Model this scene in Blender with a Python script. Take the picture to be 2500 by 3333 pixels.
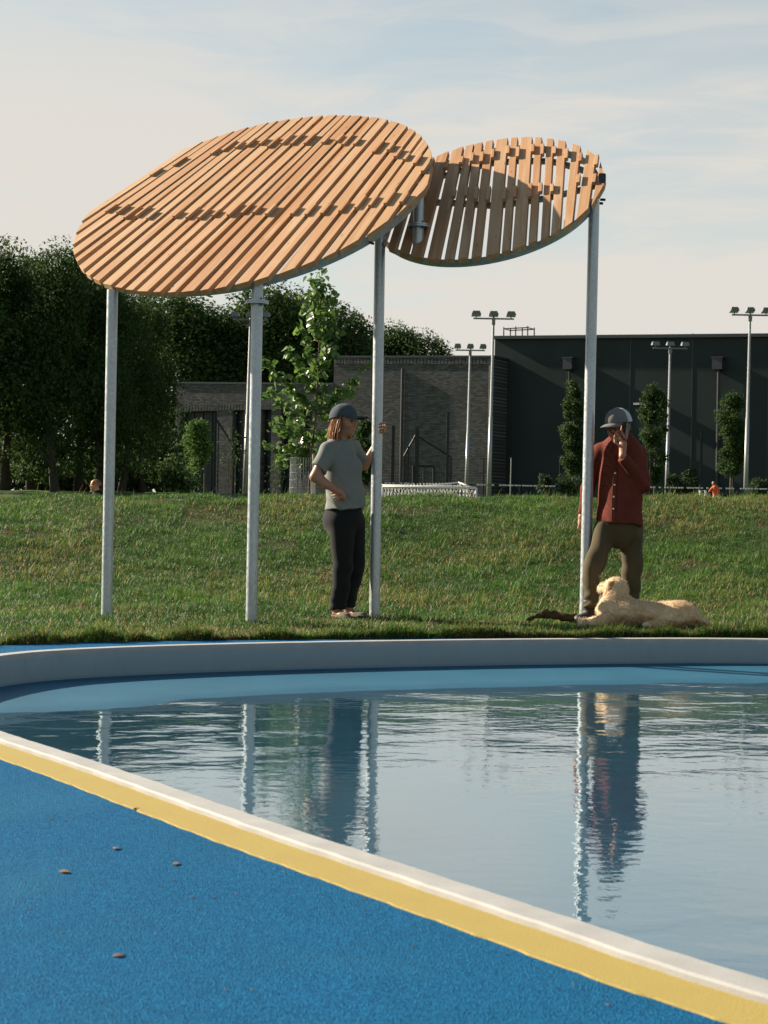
import bpy, math, random
import numpy as np
from mathutils import Vector, Matrix

for _o in list(bpy.data.objects):
    bpy.data.objects.remove(_o)
scene = bpy.context.scene
col = scene.collection
rng = np.random.default_rng(7)
random.seed(7)
R = math.radians

# ------------------------------------------------------------------ camera
IMG_W, IMG_H, FPX = 2500.0, 3333.0, 5200.0
CAM_Z, HORIZON, ROLL = 0.8, 1690.0, 0.0175
pitch = math.atan((HORIZON - IMG_H / 2) / FPX)
FWD = np.array([0, math.cos(pitch), math.sin(pitch)])
UP0 = np.array([0, -math.sin(pitch), math.cos(pitch)])
RT0 = np.array([1.0, 0, 0])
RT = math.cos(ROLL) * RT0 + math.sin(ROLL) * UP0
UP = -math.sin(ROLL) * RT0 + math.cos(ROLL) * UP0
CAM = np.array([0, 0, CAM_Z])
cam_data = bpy.data.cameras.new('camera')
cam = bpy.data.objects.new('camera', cam_data)
col.objects.link(cam)
cam.matrix_world = Matrix(((RT[0], UP[0], -FWD[0], 0), (RT[1], UP[1], -FWD[1], 0),
                           (RT[2], UP[2], -FWD[2], CAM_Z), (0, 0, 0, 1)))
cam_data.sensor_fit = 'HORIZONTAL'
cam_data.sensor_width = 36
cam_data.lens = 36 * FPX / IMG_W
cam_data.clip_start = 0.05
cam_data.clip_end = 3000
cam_data.dof.use_dof = True
cam_data.dof.focus_distance = 12.8
cam_data.dof.aperture_fstop = 14
scene.camera = cam

# ------------------------------------------------------------------ sky and sun
SUN_A, SUN_E = R(27), R(27.5)
SUN = Vector((-math.cos(SUN_E) * math.cos(SUN_A), math.cos(SUN_E) * math.sin(SUN_A), math.sin(SUN_E)))
world = bpy.data.worlds.new('World')
scene.world = world
world.use_nodes = True
wn, wl = world.node_tree.nodes, world.node_tree.links
wn.clear()


def wnode(t, **kw):
    n = wn.new(t)
    for k, v in kw.items():
        setattr(n, k, v)
    return n


w_out = wnode('ShaderNodeOutputWorld')
w_bg = wnode('ShaderNodeBackground')
w_bg.inputs[1].default_value = 0.0525
sky = wnode('ShaderNodeTexSky', sky_type='NISHITA', sun_disc=False, sun_elevation=SUN_E,
            sun_rotation=R(360 - 63), altitude=50, air_density=1.0, dust_density=0.7, ozone_density=1.0)
tc = wnode('ShaderNodeTexCoord')
sep = wnode('ShaderNodeSeparateXYZ')
wl.new(tc.outputs['Generated'], sep.inputs[0])


def wmath(op, a, b=None):
    n = wnode('ShaderNodeMath', operation=op)
    for i, v in enumerate((a, b)):
        if v is None:
            continue
        if isinstance(v, (int, float)):
            n.inputs[i].default_value = v
        else:
            wl.new(v, n.inputs[i])
    return n.outputs[0]


# thin cirrus on a flat layer high above the park
zz = wmath('ADD', wmath('MAXIMUM', sep.outputs[2], 0.0), 0.10)
cx = wmath('DIVIDE', sep.outputs[0], zz)
cy = wmath('DIVIDE', sep.outputs[1], zz)
comb = wnode('ShaderNodeCombineXYZ')
wl.new(cx, comb.inputs[0])
wl.new(cy, comb.inputs[1])


def wcloud(scale, rot, sx, sy, detail, rough, lo, hi, dist=0.6, loc=(0, 0, 0), sz=1.0, src=None):
    mp = wnode('ShaderNodeMapping')
    mp.inputs['Rotation'].default_value = rot if isinstance(rot, tuple) else (0, 0, rot)
    mp.inputs['Scale'].default_value = (sx, sy, sz)
    mp.inputs['Location'].default_value = loc
    wl.new(src or comb.outputs[0], mp.inputs[0])
    nz = wnode('ShaderNodeTexNoise')
    nz.inputs['Scale'].default_value = scale
    nz.inputs['Detail'].default_value = detail
    nz.inputs['Roughness'].default_value = rough
    nz.inputs['Distortion'].default_value = dist
    wl.new(mp.outputs[0], nz.inputs['Vector'])
    mr = wnode('ShaderNodeMapRange')
    mr.inputs[1].default_value = lo
    mr.inputs[2].default_value = hi
    mr.interpolation_type = 'SMOOTHSTEP'
    wl.new(nz.outputs[0], mr.inputs[0])
    return mr.outputs[0]


DIR = tc.outputs['Generated']
CLX, CLZ = 3.3, 1.7
c_big = wcloud(2.6, (0, R(-9), 0), 1.0, 1.0, 4, 0.5, 0.40, 0.62, 0.5, (CLX, 0.3, CLZ), 3.6, DIR)
c_fine = wcloud(7.0, (0, R(-7), 0), 1.0, 1.0, 8, 0.6, 0.38, 0.70, 1.0, (4.4, 5.3, 1.0), 6.0, DIR)
# a thin layer looks denser towards the horizon, all the way round
thin = wnode('ShaderNodeMapRange')
thin.interpolation_type = 'SMOOTHSTEP'
for i_, v_ in enumerate((0.22, 0.45, 1.0, 0.03)):
    thin.inputs[i_ + 1].default_value = v_
wl.new(sep.outputs[2], thin.inputs[0])
low = wnode('ShaderNodeMapRange')
for i_, v_ in enumerate((0.0, 0.30, 0.82, 0.55)):
    low.inputs[i_ + 1].default_value = v_
wl.new(sep.outputs[2], low.inputs[0])
veil = wmath('ADD', wmath('MULTIPLY', c_big, 0.42), wmath('MULTIPLY', c_fine, 0.26))
c_sum = wmath('MULTIPLY', wmath('MINIMUM', wmath('ADD', veil, low.outputs[0]), 0.97), thin.outputs[0])
w_mix = wnode('ShaderNodeMix', data_type='RGBA')
wl.new(c_sum, w_mix.inputs[0])
tint = wnode('ShaderNodeMix', data_type='RGBA', blend_type='MULTIPLY')     # white balance of the clear sky
tint.inputs[0].default_value = 1.0
wl.new(sky.outputs[0], tint.inputs[6])
tint.inputs[7].default_value = (0.92, 1.12, 1.0, 1)
wl.new(tint.outputs[2], w_mix.inputs[6])
w_mix.inputs[7].default_value = (5.75, 5.42, 4.98, 1)
wl.new(w_mix.outputs[2], w_bg.inputs[0])
wl.new(w_bg.outputs[0], w_out.inputs[0])

sun_data = bpy.data.lights.new('sun', 'SUN')
sun_data.energy = 5.0
sun_data.angle = R(0.55)
sun_data.color = (1.0, 0.88, 0.72)
sun = bpy.data.objects.new('sun', sun_data)
sun.rotation_euler = SUN.to_track_quat('Z', 'Y').to_euler()
sun.location = SUN * 60
col.objects.link(sun)

scene.render.engine = 'CYCLES'
scene.view_settings.view_transform = 'Standard'
scene.view_settings.look = 'None'
scene.view_settings.gamma = 1
scene.view_settings.exposure = 1.35
scene.cycles.use_denoising = True
scene.cycles.max_bounces = 8
scene.cycles.transparent_max_bounces = 12
scene.cycles.caustics_reflective = False
scene.cycles.caustics_refractive = False

# ------------------------------------------------------------------ helpers


def ray(px, py):
    return FWD + (px - IMG_W / 2) / FPX * RT + (IMG_H / 2 - py) / FPX * UP


def at(px, py, y):
    """point at world depth y that the photo shows at (px, py)"""
    r = ray(px, py)
    return CAM + r * (y / r[1])


def tag(o, label=None, cat=None, group=None, kind=None):
    if label:
        o['label'] = label
    if cat:
        o['category'] = cat
    if group:
        o['group'] = group
    if kind:
        o['kind'] = kind
    return o


def empty(name, loc=(0, 0, 0), parent=None):
    o = bpy.data.objects.new(name, None)
    o.location = loc
    o.empty_display_size = 0.1
    col.objects.link(o)
    if parent:
        o.parent = parent
    return o


def mesh_data(name, verts, faces, mats=(), smooth=False, attr=None, midx=None):
    """faces: (n,k) int array, or list of arrays with different k"""
    me = bpy.data.meshes.new(name)
    verts = np.asarray(verts, np.float32).reshape(-1, 3)
    groups = faces if isinstance(faces, list) and len(faces) and isinstance(faces[0], np.ndarray) else [np.asarray(faces, np.int32)]
    groups = [g for g in groups if len(g)]
    me.vertices.add(len(verts))
    me.vertices.foreach_set('co', verts.ravel())
    nl = sum(g.size for g in groups)
    npol = sum(len(g) for g in groups)
    me.loops.add(nl)
    me.polygons.add(npol)
    me.loops.foreach_set('vertex_index', np.concatenate([g.ravel() for g in groups]).astype(np.int32))
    starts, s = [], 0
    for g in groups:
        starts.append(s + np.arange(len(g)) * g.shape[1])
        s += g.size
    me.polygons.foreach_set('loop_start', np.concatenate(starts).astype(np.int32))
    if midx is not None:
        me.polygons.foreach_set('material_index', np.asarray(midx, np.int32))
    me.polygons.foreach_set('use_smooth', np.full(npol, bool(smooth)))
    for m in (mats if isinstance(mats, (list, tuple)) else [mats]):
        me.materials.append(m)
    if attr is not None:                      # per-vertex natural colour variation
        a = me.attributes.new('tone', 'FLOAT_COLOR', 'POINT')
        c = np.ones((len(verts), 4), np.float32)
        c[:, :attr.shape[1]] = attr
        a.data.foreach_set('color', c.ravel())
    me.update(calc_edges=True)
    me.validate()
    return me


def add(name, me, parent=None, loc=None):
    o = bpy.data.objects.new(name, me)
    col.objects.link(o)
    if parent:
        o.parent = parent
    if loc is not None:
        o.location = loc
    return o


def obj(name, verts, faces, mats, parent=None, smooth=False, attr=None, loc=None):
    return add(name, mesh_data(name, verts, faces, mats, smooth, attr), parent, loc)


class MB:
    """collects shapes of one part into one mesh"""

    def __init__(self):
        self.v, self.q, self.t, self.n = [], [], [], 0

    def put(self, v, q=None, t=None):
        v = np.asarray(v, float).reshape(-1, 3)
        self.v.append(v)
        if q is not None and len(q):
            self.q.append(np.asarray(q, int) + self.n)
        if t is not None and len(t):
            self.t.append(np.asarray(t, int) + self.n)
        self.n += len(v)
        return self

    def box(self, c, s, rot=None):
        h = np.asarray(s, float) / 2
        v = np.array([[x, y, z] for x in (-1, 1) for y in (-1, 1) for z in (-1, 1)], float) * h
        if rot is not None:
            v = v @ np.asarray(rot, float).T
        return self.put(v + np.asarray(c, float),
                        [[0, 1, 3, 2], [4, 6, 7, 5], [0, 4, 5, 1], [2, 3, 7, 6], [0, 2, 6, 4], [1, 5, 7, 3]])

    def tube(self, pts, rad, seg=10, cap=True):
        pts = np.asarray(pts, float)
        n = len(pts)
        rad = np.full(n, rad, float) if np.isscalar(rad) else np.asarray(rad, float)
        tang = np.gradient(pts, axis=0)
        tang /= np.linalg.norm(tang, axis=1)[:, None] + 1e-12
        ref = np.array([0, 0, 1.0]) if abs(tang[0][2]) < 0.9 else np.array([1.0, 0, 0])
        vs = []
        a = np.cross(tang[0], ref)
        a /= np.linalg.norm(a)
        th = np.linspace(0, 2 * np.pi, seg, endpoint=False)
        for i in range(n):
            a = a - tang[i] * (a @ tang[i])
            a /= np.linalg.norm(a)
            b = np.cross(tang[i], a)
            vs.append(pts[i] + rad[i] * (np.cos(th)[:, None] * a + np.sin(th)[:, None] * b))
        v = np.concatenate(vs)
        k = np.arange(seg)
        q = []
        for i in range(n - 1):
            q.append(np.stack([i * seg + k, i * seg + (k + 1) % seg, (i + 1) * seg + (k + 1) % seg, (i + 1) * seg + k], 1))
        q = np.concatenate(q)
        t = None
        if cap:
            v = np.vstack([v, pts[0], pts[-1]])
            c0, c1 = n * seg, n * seg + 1
            t = np.vstack([np.stack([np.full(seg, c0), (k + 1) % seg, k], 1),
                           np.stack([np.full(seg, c1), (n - 1) * seg + k, (n - 1) * seg + (k + 1) % seg], 1)])
        return self.put(v, q, t)

    def build(self, name, mats, parent=None, smooth=False, loc=None):
        fs = []
        if self.q:
            fs.append(np.concatenate(self.q))
        if self.t:
            fs.append(np.concatenate(self.t))
        return obj(name, np.concatenate(self.v), fs, mats, parent, smooth, None, loc)


def auto_smooth(o, ang=40):
    me = o.data
    me.polygons.foreach_set('use_smooth', np.ones(len(me.polygons), bool))
    try:
        me.set_sharp_from_angle(angle=R(ang))
    except Exception:
        pass
    return o


# ------------------------------------------------------------------ materials


class Mat:
    def __init__(self, name, base=(0.5, 0.5, 0.5), rough=0.7, metal=0.0, spec=0.4):
        self.m = bpy.data.materials.new(name)
        self.m.use_nodes = True
        self.n, self.l = self.m.node_tree.nodes, self.m.node_tree.links
        self.b = self.n['Principled BSDF']
        self.b.inputs['Base Color'].default_value = (*base, 1)
        self.b.inputs['Roughness'].default_value = rough
        self.b.inputs['Metallic'].default_value = metal
        self.b.inputs['Specular IOR Level'].default_value = spec
        self._tc = None

    def new(self, t, **kw):
        x = self.n.new(t)
        for k, v in kw.items():
            setattr(x, k, v)
        return x

    def coord(self, which='Object', scale=(1, 1, 1), rot=(0, 0, 0), rand=False):
        if self._tc is None:
            self._tc = self.new('ShaderNodeTexCoord')
        if which == 'World':
            g = self.new('ShaderNodeNewGeometry')
            src = g.outputs['Position']
        else:
            src = self._tc.outputs[which]
        if rand:
            oi = self.new('ShaderNodeObjectInfo')
            sc = self.new('ShaderNodeVectorMath', operation='SCALE')
            self.l.new(oi.outputs['Random'], sc.inputs['Scale'])
            sc.inputs[0].default_value = (37, 91, 53)
            ad = self.new('ShaderNodeVectorMath', operation='ADD')
            self.l.new(src, ad.inputs[0])
            self.l.new(sc.outputs[0], ad.inputs[1])
            src = ad.outputs[0]
        mp = self.new('ShaderNodeMapping')
        mp.inputs['Scale'].default_value = scale
        mp.inputs['Rotation'].default_value = rot
        self.l.new(src, mp.inputs[0])
        return mp.outputs[0]

    def noise(self, vec, scale=5, detail=4, rough=0.55, dist=0.0):
        x = self.new('ShaderNodeTexNoise')
        x.inputs['Scale'].default_value = scale
        x.inputs['Detail'].default_value = detail
        x.inputs['Roughness'].default_value = rough
        x.inputs['Distortion'].default_value = dist
        self.l.new(vec, x.inputs['Vector'])
        return x.outputs[0]

    def voronoi(self, vec, scale=20, out='Distance'):
        x = self.new('ShaderNodeTexVoronoi')
        x.inputs['Scale'].default_value = scale
        self.l.new(vec, x.inputs['Vector'])
        return x.outputs[out]

    def ramp(self, fac, stops):
        x = self.new('ShaderNodeValToRGB')
        e = x.color_ramp.elements
        while len(e) < len(stops):
            e.new(0.5)
        for el, (p, c) in zip(e, stops):
            el.position = p
            el.color = (*c, 1) if len(c) == 3 else c
        self.l.new(fac, x.inputs[0])
        return x.outputs[0]

    def rng(self, fac, a, b, c=0.0, d=1.0):
        x = self.new('ShaderNodeMapRange')
        for i, v in enumerate((a, b, c, d)):
            x.inputs[i + 1].default_value = v
        self.l.new(fac, x.inputs[0])
        return x.outputs[0]

    def math(self, op, a, b=None):
        x = self.new('ShaderNodeMath', operation=op)
        for i, v in enumerate((a, b)):
            if v is None:
                continue
            if isinstance(v, (int, float)):
                x.inputs[i].default_value = v
            else:
                self.l.new(v, x.inputs[i])
        return x.outputs[0]

    def mix(self, fac, a, b, mode='MIX'):
        x = self.new('ShaderNodeMix', data_type='RGBA', blend_type=mode)
        for i, v in ((0, fac), (6, a), (7, b)):
            if isinstance(v, (int, float)):
                x.inputs[i].default_value = v
            elif isinstance(v, tuple):
                x.inputs[i].default_value = (*v, 1)
            else:
                self.l.new(v, x.inputs[i])
        return x.outputs[2]

    def base(self, c):
        self.l.new(c, self.b.inputs['Base Color'])
        return self

    def rough(self, c):
        self.l.new(c, self.b.inputs['Roughness'])
        return self

    def bump(self, h, strength=0.3, dist=0.01):
        x = self.new('ShaderNodeBump')
        x.inputs['Strength'].default_value = strength
        x.inputs['Distance'].default_value = dist
        self.l.new(h, x.inputs['Height'])
        self.l.new(x.outputs[0], self.b.inputs['Normal'])
        return self

    def attr(self, name='tone'):
        x = self.new('ShaderNodeAttribute', attribute_name=name)
        return x.outputs['Color']

    def translucent(self, c, fac=0.35):
        t = self.new('ShaderNodeBsdfTranslucent')
        if isinstance(c, tuple):
            t.inputs[0].default_value = (*c, 1)
        else:
            self.l.new(c, t.inputs[0])
        mx = self.new('ShaderNodeMixShader')
        mx.inputs[0].default_value = fac
        self.l.new(self.b.outputs[0], mx.inputs[1])
        self.l.new(t.outputs[0], mx.inputs[2])
        self.l.new(mx.outputs[0], self.n['Material Output'].inputs[0])
        return self


def plain(name, base, rough=0.7, metal=0.0, var=0.12, scale=8, bump=0.0, spec=0.4):
    """single-colour material with gentle mottling"""
    k = Mat(name, base, rough, metal, spec)
    v = k.coord()
    nz = k.noise(v, scale, 5, 0.6)
    lo = tuple(c * (1 - var) for c in base)
    hi = tuple(min(1, c * (1 + var)) for c in base)
    k.base(k.ramp(nz, [(0.3, lo), (0.7, hi)]))
    if bump:
        k.bump(nz, bump, 0.01)
    return k.m


# rubber crumb deck
k = Mat('blue_rubber', (0.02, 0.13, 0.32), 0.9, 0, 0.08)
v = k.coord('World')
n1 = k.voronoi(v, 260, 'Color')
n2 = k.noise(v, 3.2, 5, 0.6)
n3 = k.noise(v, 240, 3, 0.7)
sepc = k.new('ShaderNodeSeparateColor')
k.l.new(n1, sepc.inputs[0])
c = k.ramp(sepc.outputs[0], [(0.0, (0.002, 0.045, 0.117)), (0.5, (0.004, 0.095, 0.225)), (1.0, (0.013, 0.158, 0.324))])
c = k.mix(k.rng(n2, 0.35, 0.75, 0.0, 0.45), c, (0.006, 0.088, 0.17))
n4 = k.noise(v, 0.9, 6, 0.7, 0.8)
c = k.mix(k.rng(n4, 0.52, 0.72, 0.0, 0.30), c, (0.03, 0.15, 0.26))          # scuffed, sun-faded patches
k.base(c)
k.bump(k.math('ADD', k.voronoi(v, 260), n3), 1.0, 0.0042)
M_BLUE = k.m

k = Mat('yellow_rubber', (0.5, 0.33, 0.06), 0.85, 0, 0.25)
v = k.coord('World')
n1 = k.noise(v, 260, 3, 0.7)
n2 = k.noise(v, 6, 4, 0.6)
c = k.ramp(n1, [(0.22, (0.230, 0.160, 0.041)), (0.5, (0.344, 0.258, 0.070)), (0.8, (0.426, 0.344, 0.123))])
c = k.mix(k.rng(n2, 0.45, 0.8, 0.0, 0.35), c, (0.294, 0.203, 0.063))
k.base(c)
k.bump(n1, 0.7, 0.003)
M_YELLOW = k.m

k = Mat('rim_concrete', (0.6, 0.55, 0.49), 0.8, 0, 0.3)
v = k.coord('World')
n1 = k.noise(v, 7, 6, 0.65)
n2 = k.noise(v, 160, 3, 0.6)
c = k.ramp(n1, [(0.25, (0.28, 0.275, 0.262)), (0.6, (0.35, 0.34, 0.322)), (0.8, (0.41, 0.40, 0.38))])
# damp algae line just above the water
sepz = k.new('ShaderNodeSeparateXYZ')
k.l.new(v, sepz.inputs[0])
band = k.rng(k.math('ADD', sepz.outputs[2], k.math('MULTIPLY', n1, 0.05)), -0.115, -0.01, 1.0, 0.0)
c = k.mix(k.math('MULTIPLY', band, 0.45), c, (0.13, 0.145, 0.145))
edge_n = k.noise(v, 34, 4, 0.7)
paint = k.rng(k.math('ADD', sepz.outputs[2], k.math('MULTIPLY', edge_n, 0.022)), -0.127, -0.123, 1.0, 0.0)
c = k.mix(paint, c, (0.02, 0.075, 0.125))                                  # floor paint lapping up the wall
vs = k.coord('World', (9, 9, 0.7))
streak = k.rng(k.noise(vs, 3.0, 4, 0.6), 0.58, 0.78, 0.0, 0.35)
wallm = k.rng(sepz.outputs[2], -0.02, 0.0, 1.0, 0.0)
c = k.mix(k.math('MULTIPLY', wallm, 0.75), c, (0.22, 0.315, 0.355))                # blue skylit shade put into the colour of the pool side
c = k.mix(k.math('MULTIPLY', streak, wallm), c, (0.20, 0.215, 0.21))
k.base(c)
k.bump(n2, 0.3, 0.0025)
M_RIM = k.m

k = Mat('pool_floor', (0.12, 0.36, 0.55), 0.6, 0, 0.3)
v = k.coord('World')
n1 = k.noise(v, 2.0, 6, 0.6)
k.base(k.ramp(n1, [(0.3, (0.008, 0.072, 0.122)), (0.7, (0.014, 0.094, 0.154))]))
k.bump(k.noise(v, 90, 4, 0.65), 0.4, 0.004)
M_FLOOR = k.m

# water: fresnel mirror over clear water
wm = bpy.data.materials.new('pool_water')
wm.use_nodes = True
nn, ll = wm.node_tree.nodes, wm.node_tree.links
nn.clear()
o_ = nn.new('ShaderNodeOutputMaterial')
gl = nn.new('ShaderNodeBsdfGlossy')
gl.inputs['Roughness'].default_value = 0.0
gl.inputs['Color'].default_value = (0.93, 0.99, 1, 1)
tr = nn.new('ShaderNodeBsdfTransparent')
tr.inputs['Color'].default_value = (0.88, 0.97, 1.0, 1)
mx = nn.new('ShaderNodeMixShader')
geo = nn.new('ShaderNodeNewGeometry')
mp = nn.new('ShaderNodeMapping')
mp.inputs['Scale'].default_value = (0.8, 1.0, 1)
ll.new(geo.outputs['Position'], mp.inputs[0])
nz = nn.new('ShaderNodeTexNoise')
nz.inputs['Scale'].default_value = 16
nz.inputs['Detail'].default_value = 3
nz.inputs['Roughness'].default_value = 0.5
ll.new(mp.outputs[0], nz.inputs['Vector'])
bp = nn.new('ShaderNodeBump')
bp.inputs['Strength'].default_value = 0.16
bp.inputs['Distance'].default_value = 0.006
ll.new(nz.outputs[0], bp.inputs['Height'])
ll.new(bp.outputs[0], gl.inputs['Normal'])
dt = nn.new('ShaderNodeVectorMath')
dt.operation = 'DOT_PRODUCT'
ll.new(bp.outputs[0], dt.inputs[0])
ll.new(geo.outputs['Incoming'], dt.inputs[1])
prev = dt.outputs['Value']
for op_, val_ in (('ABSOLUTE', None), ('SUBTRACT', 1.0), ('POWER', 2.8), ('MULTIPLY', 0.98), ('ADD', 0.02)):
    mn = nn.new('ShaderNodeMath')
    mn.operation = op_
    mn.use_clamp = op_ in ('SUBTRACT', 'ADD')
    if op_ == 'SUBTRACT':
        mn.inputs[0].default_value = 1.0
        ll.new(prev, mn.inputs[1])
    else:
        ll.new(prev, mn.inputs[0])
        if val_ is not None:
            mn.inputs[1].default_value = val_
    prev = mn.outputs[0]
ll.new(prev, mx.inputs[0])
ll.new(tr.outputs[0], mx.inputs[1])
ll.new(gl.outputs[0], mx.inputs[2])
ll.new(mx.outputs[0], o_.inputs[0])
M_WATER = wm

# soil and short turf under the blades
k = Mat('turf_soil', (0.06, 0.08, 0.03), 0.95, 0, 0.1)
v = k.coord('World')
n1 = k.noise(v, 1.4, 6, 0.65)
n2 = k.noise(v, 45, 4, 0.7)
c = k.ramp(n2, [(0.3, (0.022, 0.036, 0.012)), (0.55, (0.05, 0.085, 0.022)), (0.8, (0.10, 0.12, 0.04))])
c = k.mix(k.rng(n1, 0.55, 0.75, 0.0, 0.5), c, (0.085, 0.06, 0.03))
k.base(c)
k.bump(n2, 0.8, 0.02)
M_TURF = k.m

k = Mat('grass_blade', (0.1, 0.2, 0.04), 0.55, 0, 0.3)
a_ = k.attr()
k.base(a_)
k.translucent(a_, 0.42)
M_BLADE = k.m

# sawn softwood boards
k = Mat('larch_board', (0.5, 0.3, 0.17), 0.62, 0, 0.25)
v1 = k.coord('Object', (55, 1.6, 30), rand=True)
n1 = k.noise(v1, 1.0, 5, 0.6, 0.6)
v2 = k.coord('Object', (9, 0.55, 9), rand=True)
n2 = k.noise(v2, 1.6, 3, 0.5, 1.4)
v3 = k.coord('Object', (13, 4.2, 13), rand=True)
kn = k.voronoi(v3, 1.0)
oi = k.new('ShaderNodeObjectInfo')
tone = k.ramp(oi.outputs['Random'], [(0.0, (0.399, 0.184, 0.073)), (0.25, (0.456, 0.243, 0.116)), (0.5, (0.494, 0.275, 0.138)), (0.75, (0.418, 0.189, 0.073)), (1.0, (0.522, 0.324, 0.172))])
c = k.mix(k.rng(n1, 0.35, 0.7, 0.0, 0.55), tone, (0.338, 0.180, 0.086))
c = k.mix(k.rng(n2, 0.45, 0.75, 0.0, 0.5), c, (0.576, 0.432, 0.281))
c = k.mix(k.rng(kn, 0.05, 0.13, 0.75, 0.0), c, (0.20, 0.085, 0.035))
k.base(c)
k.bump(n1, 0.15, 0.002)
M_WOOD = k.m

k = Mat('galvanised_steel', (0.4, 0.42, 0.43), 0.4, 0.45, 0.5)
v = k.coord('World', (1, 1, 0.7))
n1 = k.voronoi(v, 60, 'Color')
n2 = k.noise(v, 5, 5, 0.6)
hs = k.new('ShaderNodeSeparateColor')
k.l.new(n1, hs.inputs[0])
c = k.ramp(hs.outputs[0], [(0.0, (0.36, 0.395, 0.42)), (1.0, (0.48, 0.51, 0.525))])
c = k.mix(k.rng(n2, 0.5, 0.8, 0.0, 0.5), c, (0.32, 0.34, 0.35))
k.base(c)
k.rough(k.rng(hs.outputs[0], 0, 1, 0.34, 0.48))
vb = k.coord('World', (30, 30, 22))
k.bump(k.noise(vb, 2.0, 3, 0.6), 0.12, 0.004)
M_GALV = k.m
M_DARKSTEEL = plain('dark_steel', (0.035, 0.04, 0.042), 0.5, 0.3, 0.2)

# ------------------------------------------------------------------ terrain


def sstep(t):
    t = np.clip(t, 0, 1)
    return t * t * (3 - 2 * t)


def ground_z(x, y):
    x = np.asarray(x, float)
    y = np.asarray(y, float)
    crest = 1.05 + 0.016 * np.clip(x, -8, 8)
    up = np.where(y > 12.9, (np.clip((y - 13.0) / 6.2, 0, 1)) ** 1.25, 0)
    z = crest * sstep(np.clip(up, 0, 1) * 0.82) / sstep(0.82)
    dip = sstep((y - 20.2) / 7.0)
    z = z * (1 - dip) + dip * 0.62
    z = z + sstep((y - 40) / 62) * 1.6 + sstep((y - 105) / 200) * 0.4
    bumps = 0.012 * np.sin(2.1 * x + 0.7) * np.sin(1.7 * y + 1.1) + 0.008 * np.sin(4.3 * x + 1.9 * y)
    z = z + bumps * sstep((y - 12.0) / 2.5) * (1 + 1.5 * sstep((y - 14) / 4))
    return z


# pool outline: control points on the ground, closed smooth curve
ctrl = np.array([(-1.38, 5.78), (-0.87, 5.04), (-0.47, 4.43), (-0.22, 4.05), (0.01, 3.72), (0.38, 3.19), (0.68, 2.77),
                 (1.25, 2.15), (2.2, 1.55), (3.6, 1.3), (5.2, 1.8), (6.5, 3.3), (7.1, 5.4), (6.9, 7.8), (6.0, 9.7),
                 (4.5, 10.8), (2.65, 11.02), (1.25, 10.7), (0.01, 10.24), (-1.05, 9.72), (-1.75, 9.22), (-2.06, 8.75),
                 (-2.22, 8.0), (-2.10, 7.25), (-1.80, 6.5)])


def catmull(P, n):
    N = len(P)
    out = []
    per = n // N
    for i in range(N):
        p0, p1, p2, p3 = P[(i - 1) % N], P[i], P[(i + 1) % N], P[(i + 2) % N]
        t = np.linspace(0, 1, per, endpoint=False)[:, None]
        out.append(0.5 * (2 * p1 + (p2 - p0) * t + (2 * p0 - 5 * p1 + 4 * p2 - p3) * t ** 2 + (3 * p1 - p0 - 3 * p2 + p3) * t ** 3))
    return np.concatenate(out)


pool = catmull(ctrl, 25 * 60)
for _ in range(30):
    pool = 0.5 * pool + 0.25 * (np.roll(pool, 1, 0) + np.roll(pool, -1, 0))
seg = np.linalg.norm(np.roll(pool, -1, 0) - pool, axis=1)
cum = np.concatenate([[0], np.cumsum(seg)])
NP = 900
s = np.linspace(0, cum[-1], NP, endpoint=False)
pool = np.stack([np.interp(s, cum, np.append(pool[:, i], pool[0, i])) for i in (0, 1)], 1)
tan = np.roll(pool, -1, 0) - np.roll(pool, 1, 0)
tan /= np.linalg.norm(tan, axis=1)[:, None]
nor = np.stack([tan[:, 1], -tan[:, 0]], 1)
PC = np.array([2.4, 6.6])
if ((pool - PC) * nor).sum(1).mean() < 0:
    nor = -nor


def off(d):
    return pool + nor * (d if np.isscalar(d) else np.asarray(d)[:, None])


def strip(rings, close=True):
    """rings: list of (n,3); quads between successive rings"""
    n = len(rings[0])
    kk = np.arange(n)
    nx = (kk + 1) % n
    if not close:
        kk, nx = kk[:-1], nx[:-1]
    q = []
    for i in range(len(rings) - 1):
        q.append(np.stack([i * n + kk, i * n + nx, (i + 1) * n + nx, (i + 1) * n + kk], 1))
    return np.concatenate(rings), np.concatenate(q)


def z3(p, z):
    return np.column_stack([p, np.full(len(p), z) if np.isscalar(z) else z])


WATER_Z, FLOOR_Z, RIM_TOP, RIM_W = -0.172, -0.150, 0.018, 0.092
wob = 0.0010 * (np.sin(s * 23) + np.sin(s * 41 + 1) + 0.7 * np.sin(s * 97 + 2))      # cast edge, not ruler straight
# rim: inner wall, bull-nosed arris, top, bevelled outer face
rim_rings = [z3(off(0.004), FLOOR_Z - 0.20), z3(off(0.0), -0.12), z3(off(0.0 + wob), 0.002), z3(off(0.004 + wob), 0.012), z3(off(0.012 + wob), RIM_TOP),
             z3(off(RIM_W - 0.006 + wob), RIM_TOP + 0.001), z3(off(RIM_W - 0.001 + wob), RIM_TOP - 0.004), z3(off(RIM_W + wob), -0.004), z3(off(RIM_W + 0.002), -0.06)]
vv, qq = strip(rim_rings)
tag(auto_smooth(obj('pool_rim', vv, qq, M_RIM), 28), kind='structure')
def inside(P, poly):
    x, y = P[:, 0], P[:, 1]
    c = np.zeros(len(P), bool)
    n = len(poly)
    j = n - 1
    for i in range(n):
        xi, yi = poly[i]
        xj, yj = poly[j]
        if yi != yj:
            hit = ((yi > y) != (yj > y)) & (x < (xj - xi) * (y - yi) / (yj - yi) + xi)
            c ^= hit
        j = i
    return c


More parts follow.
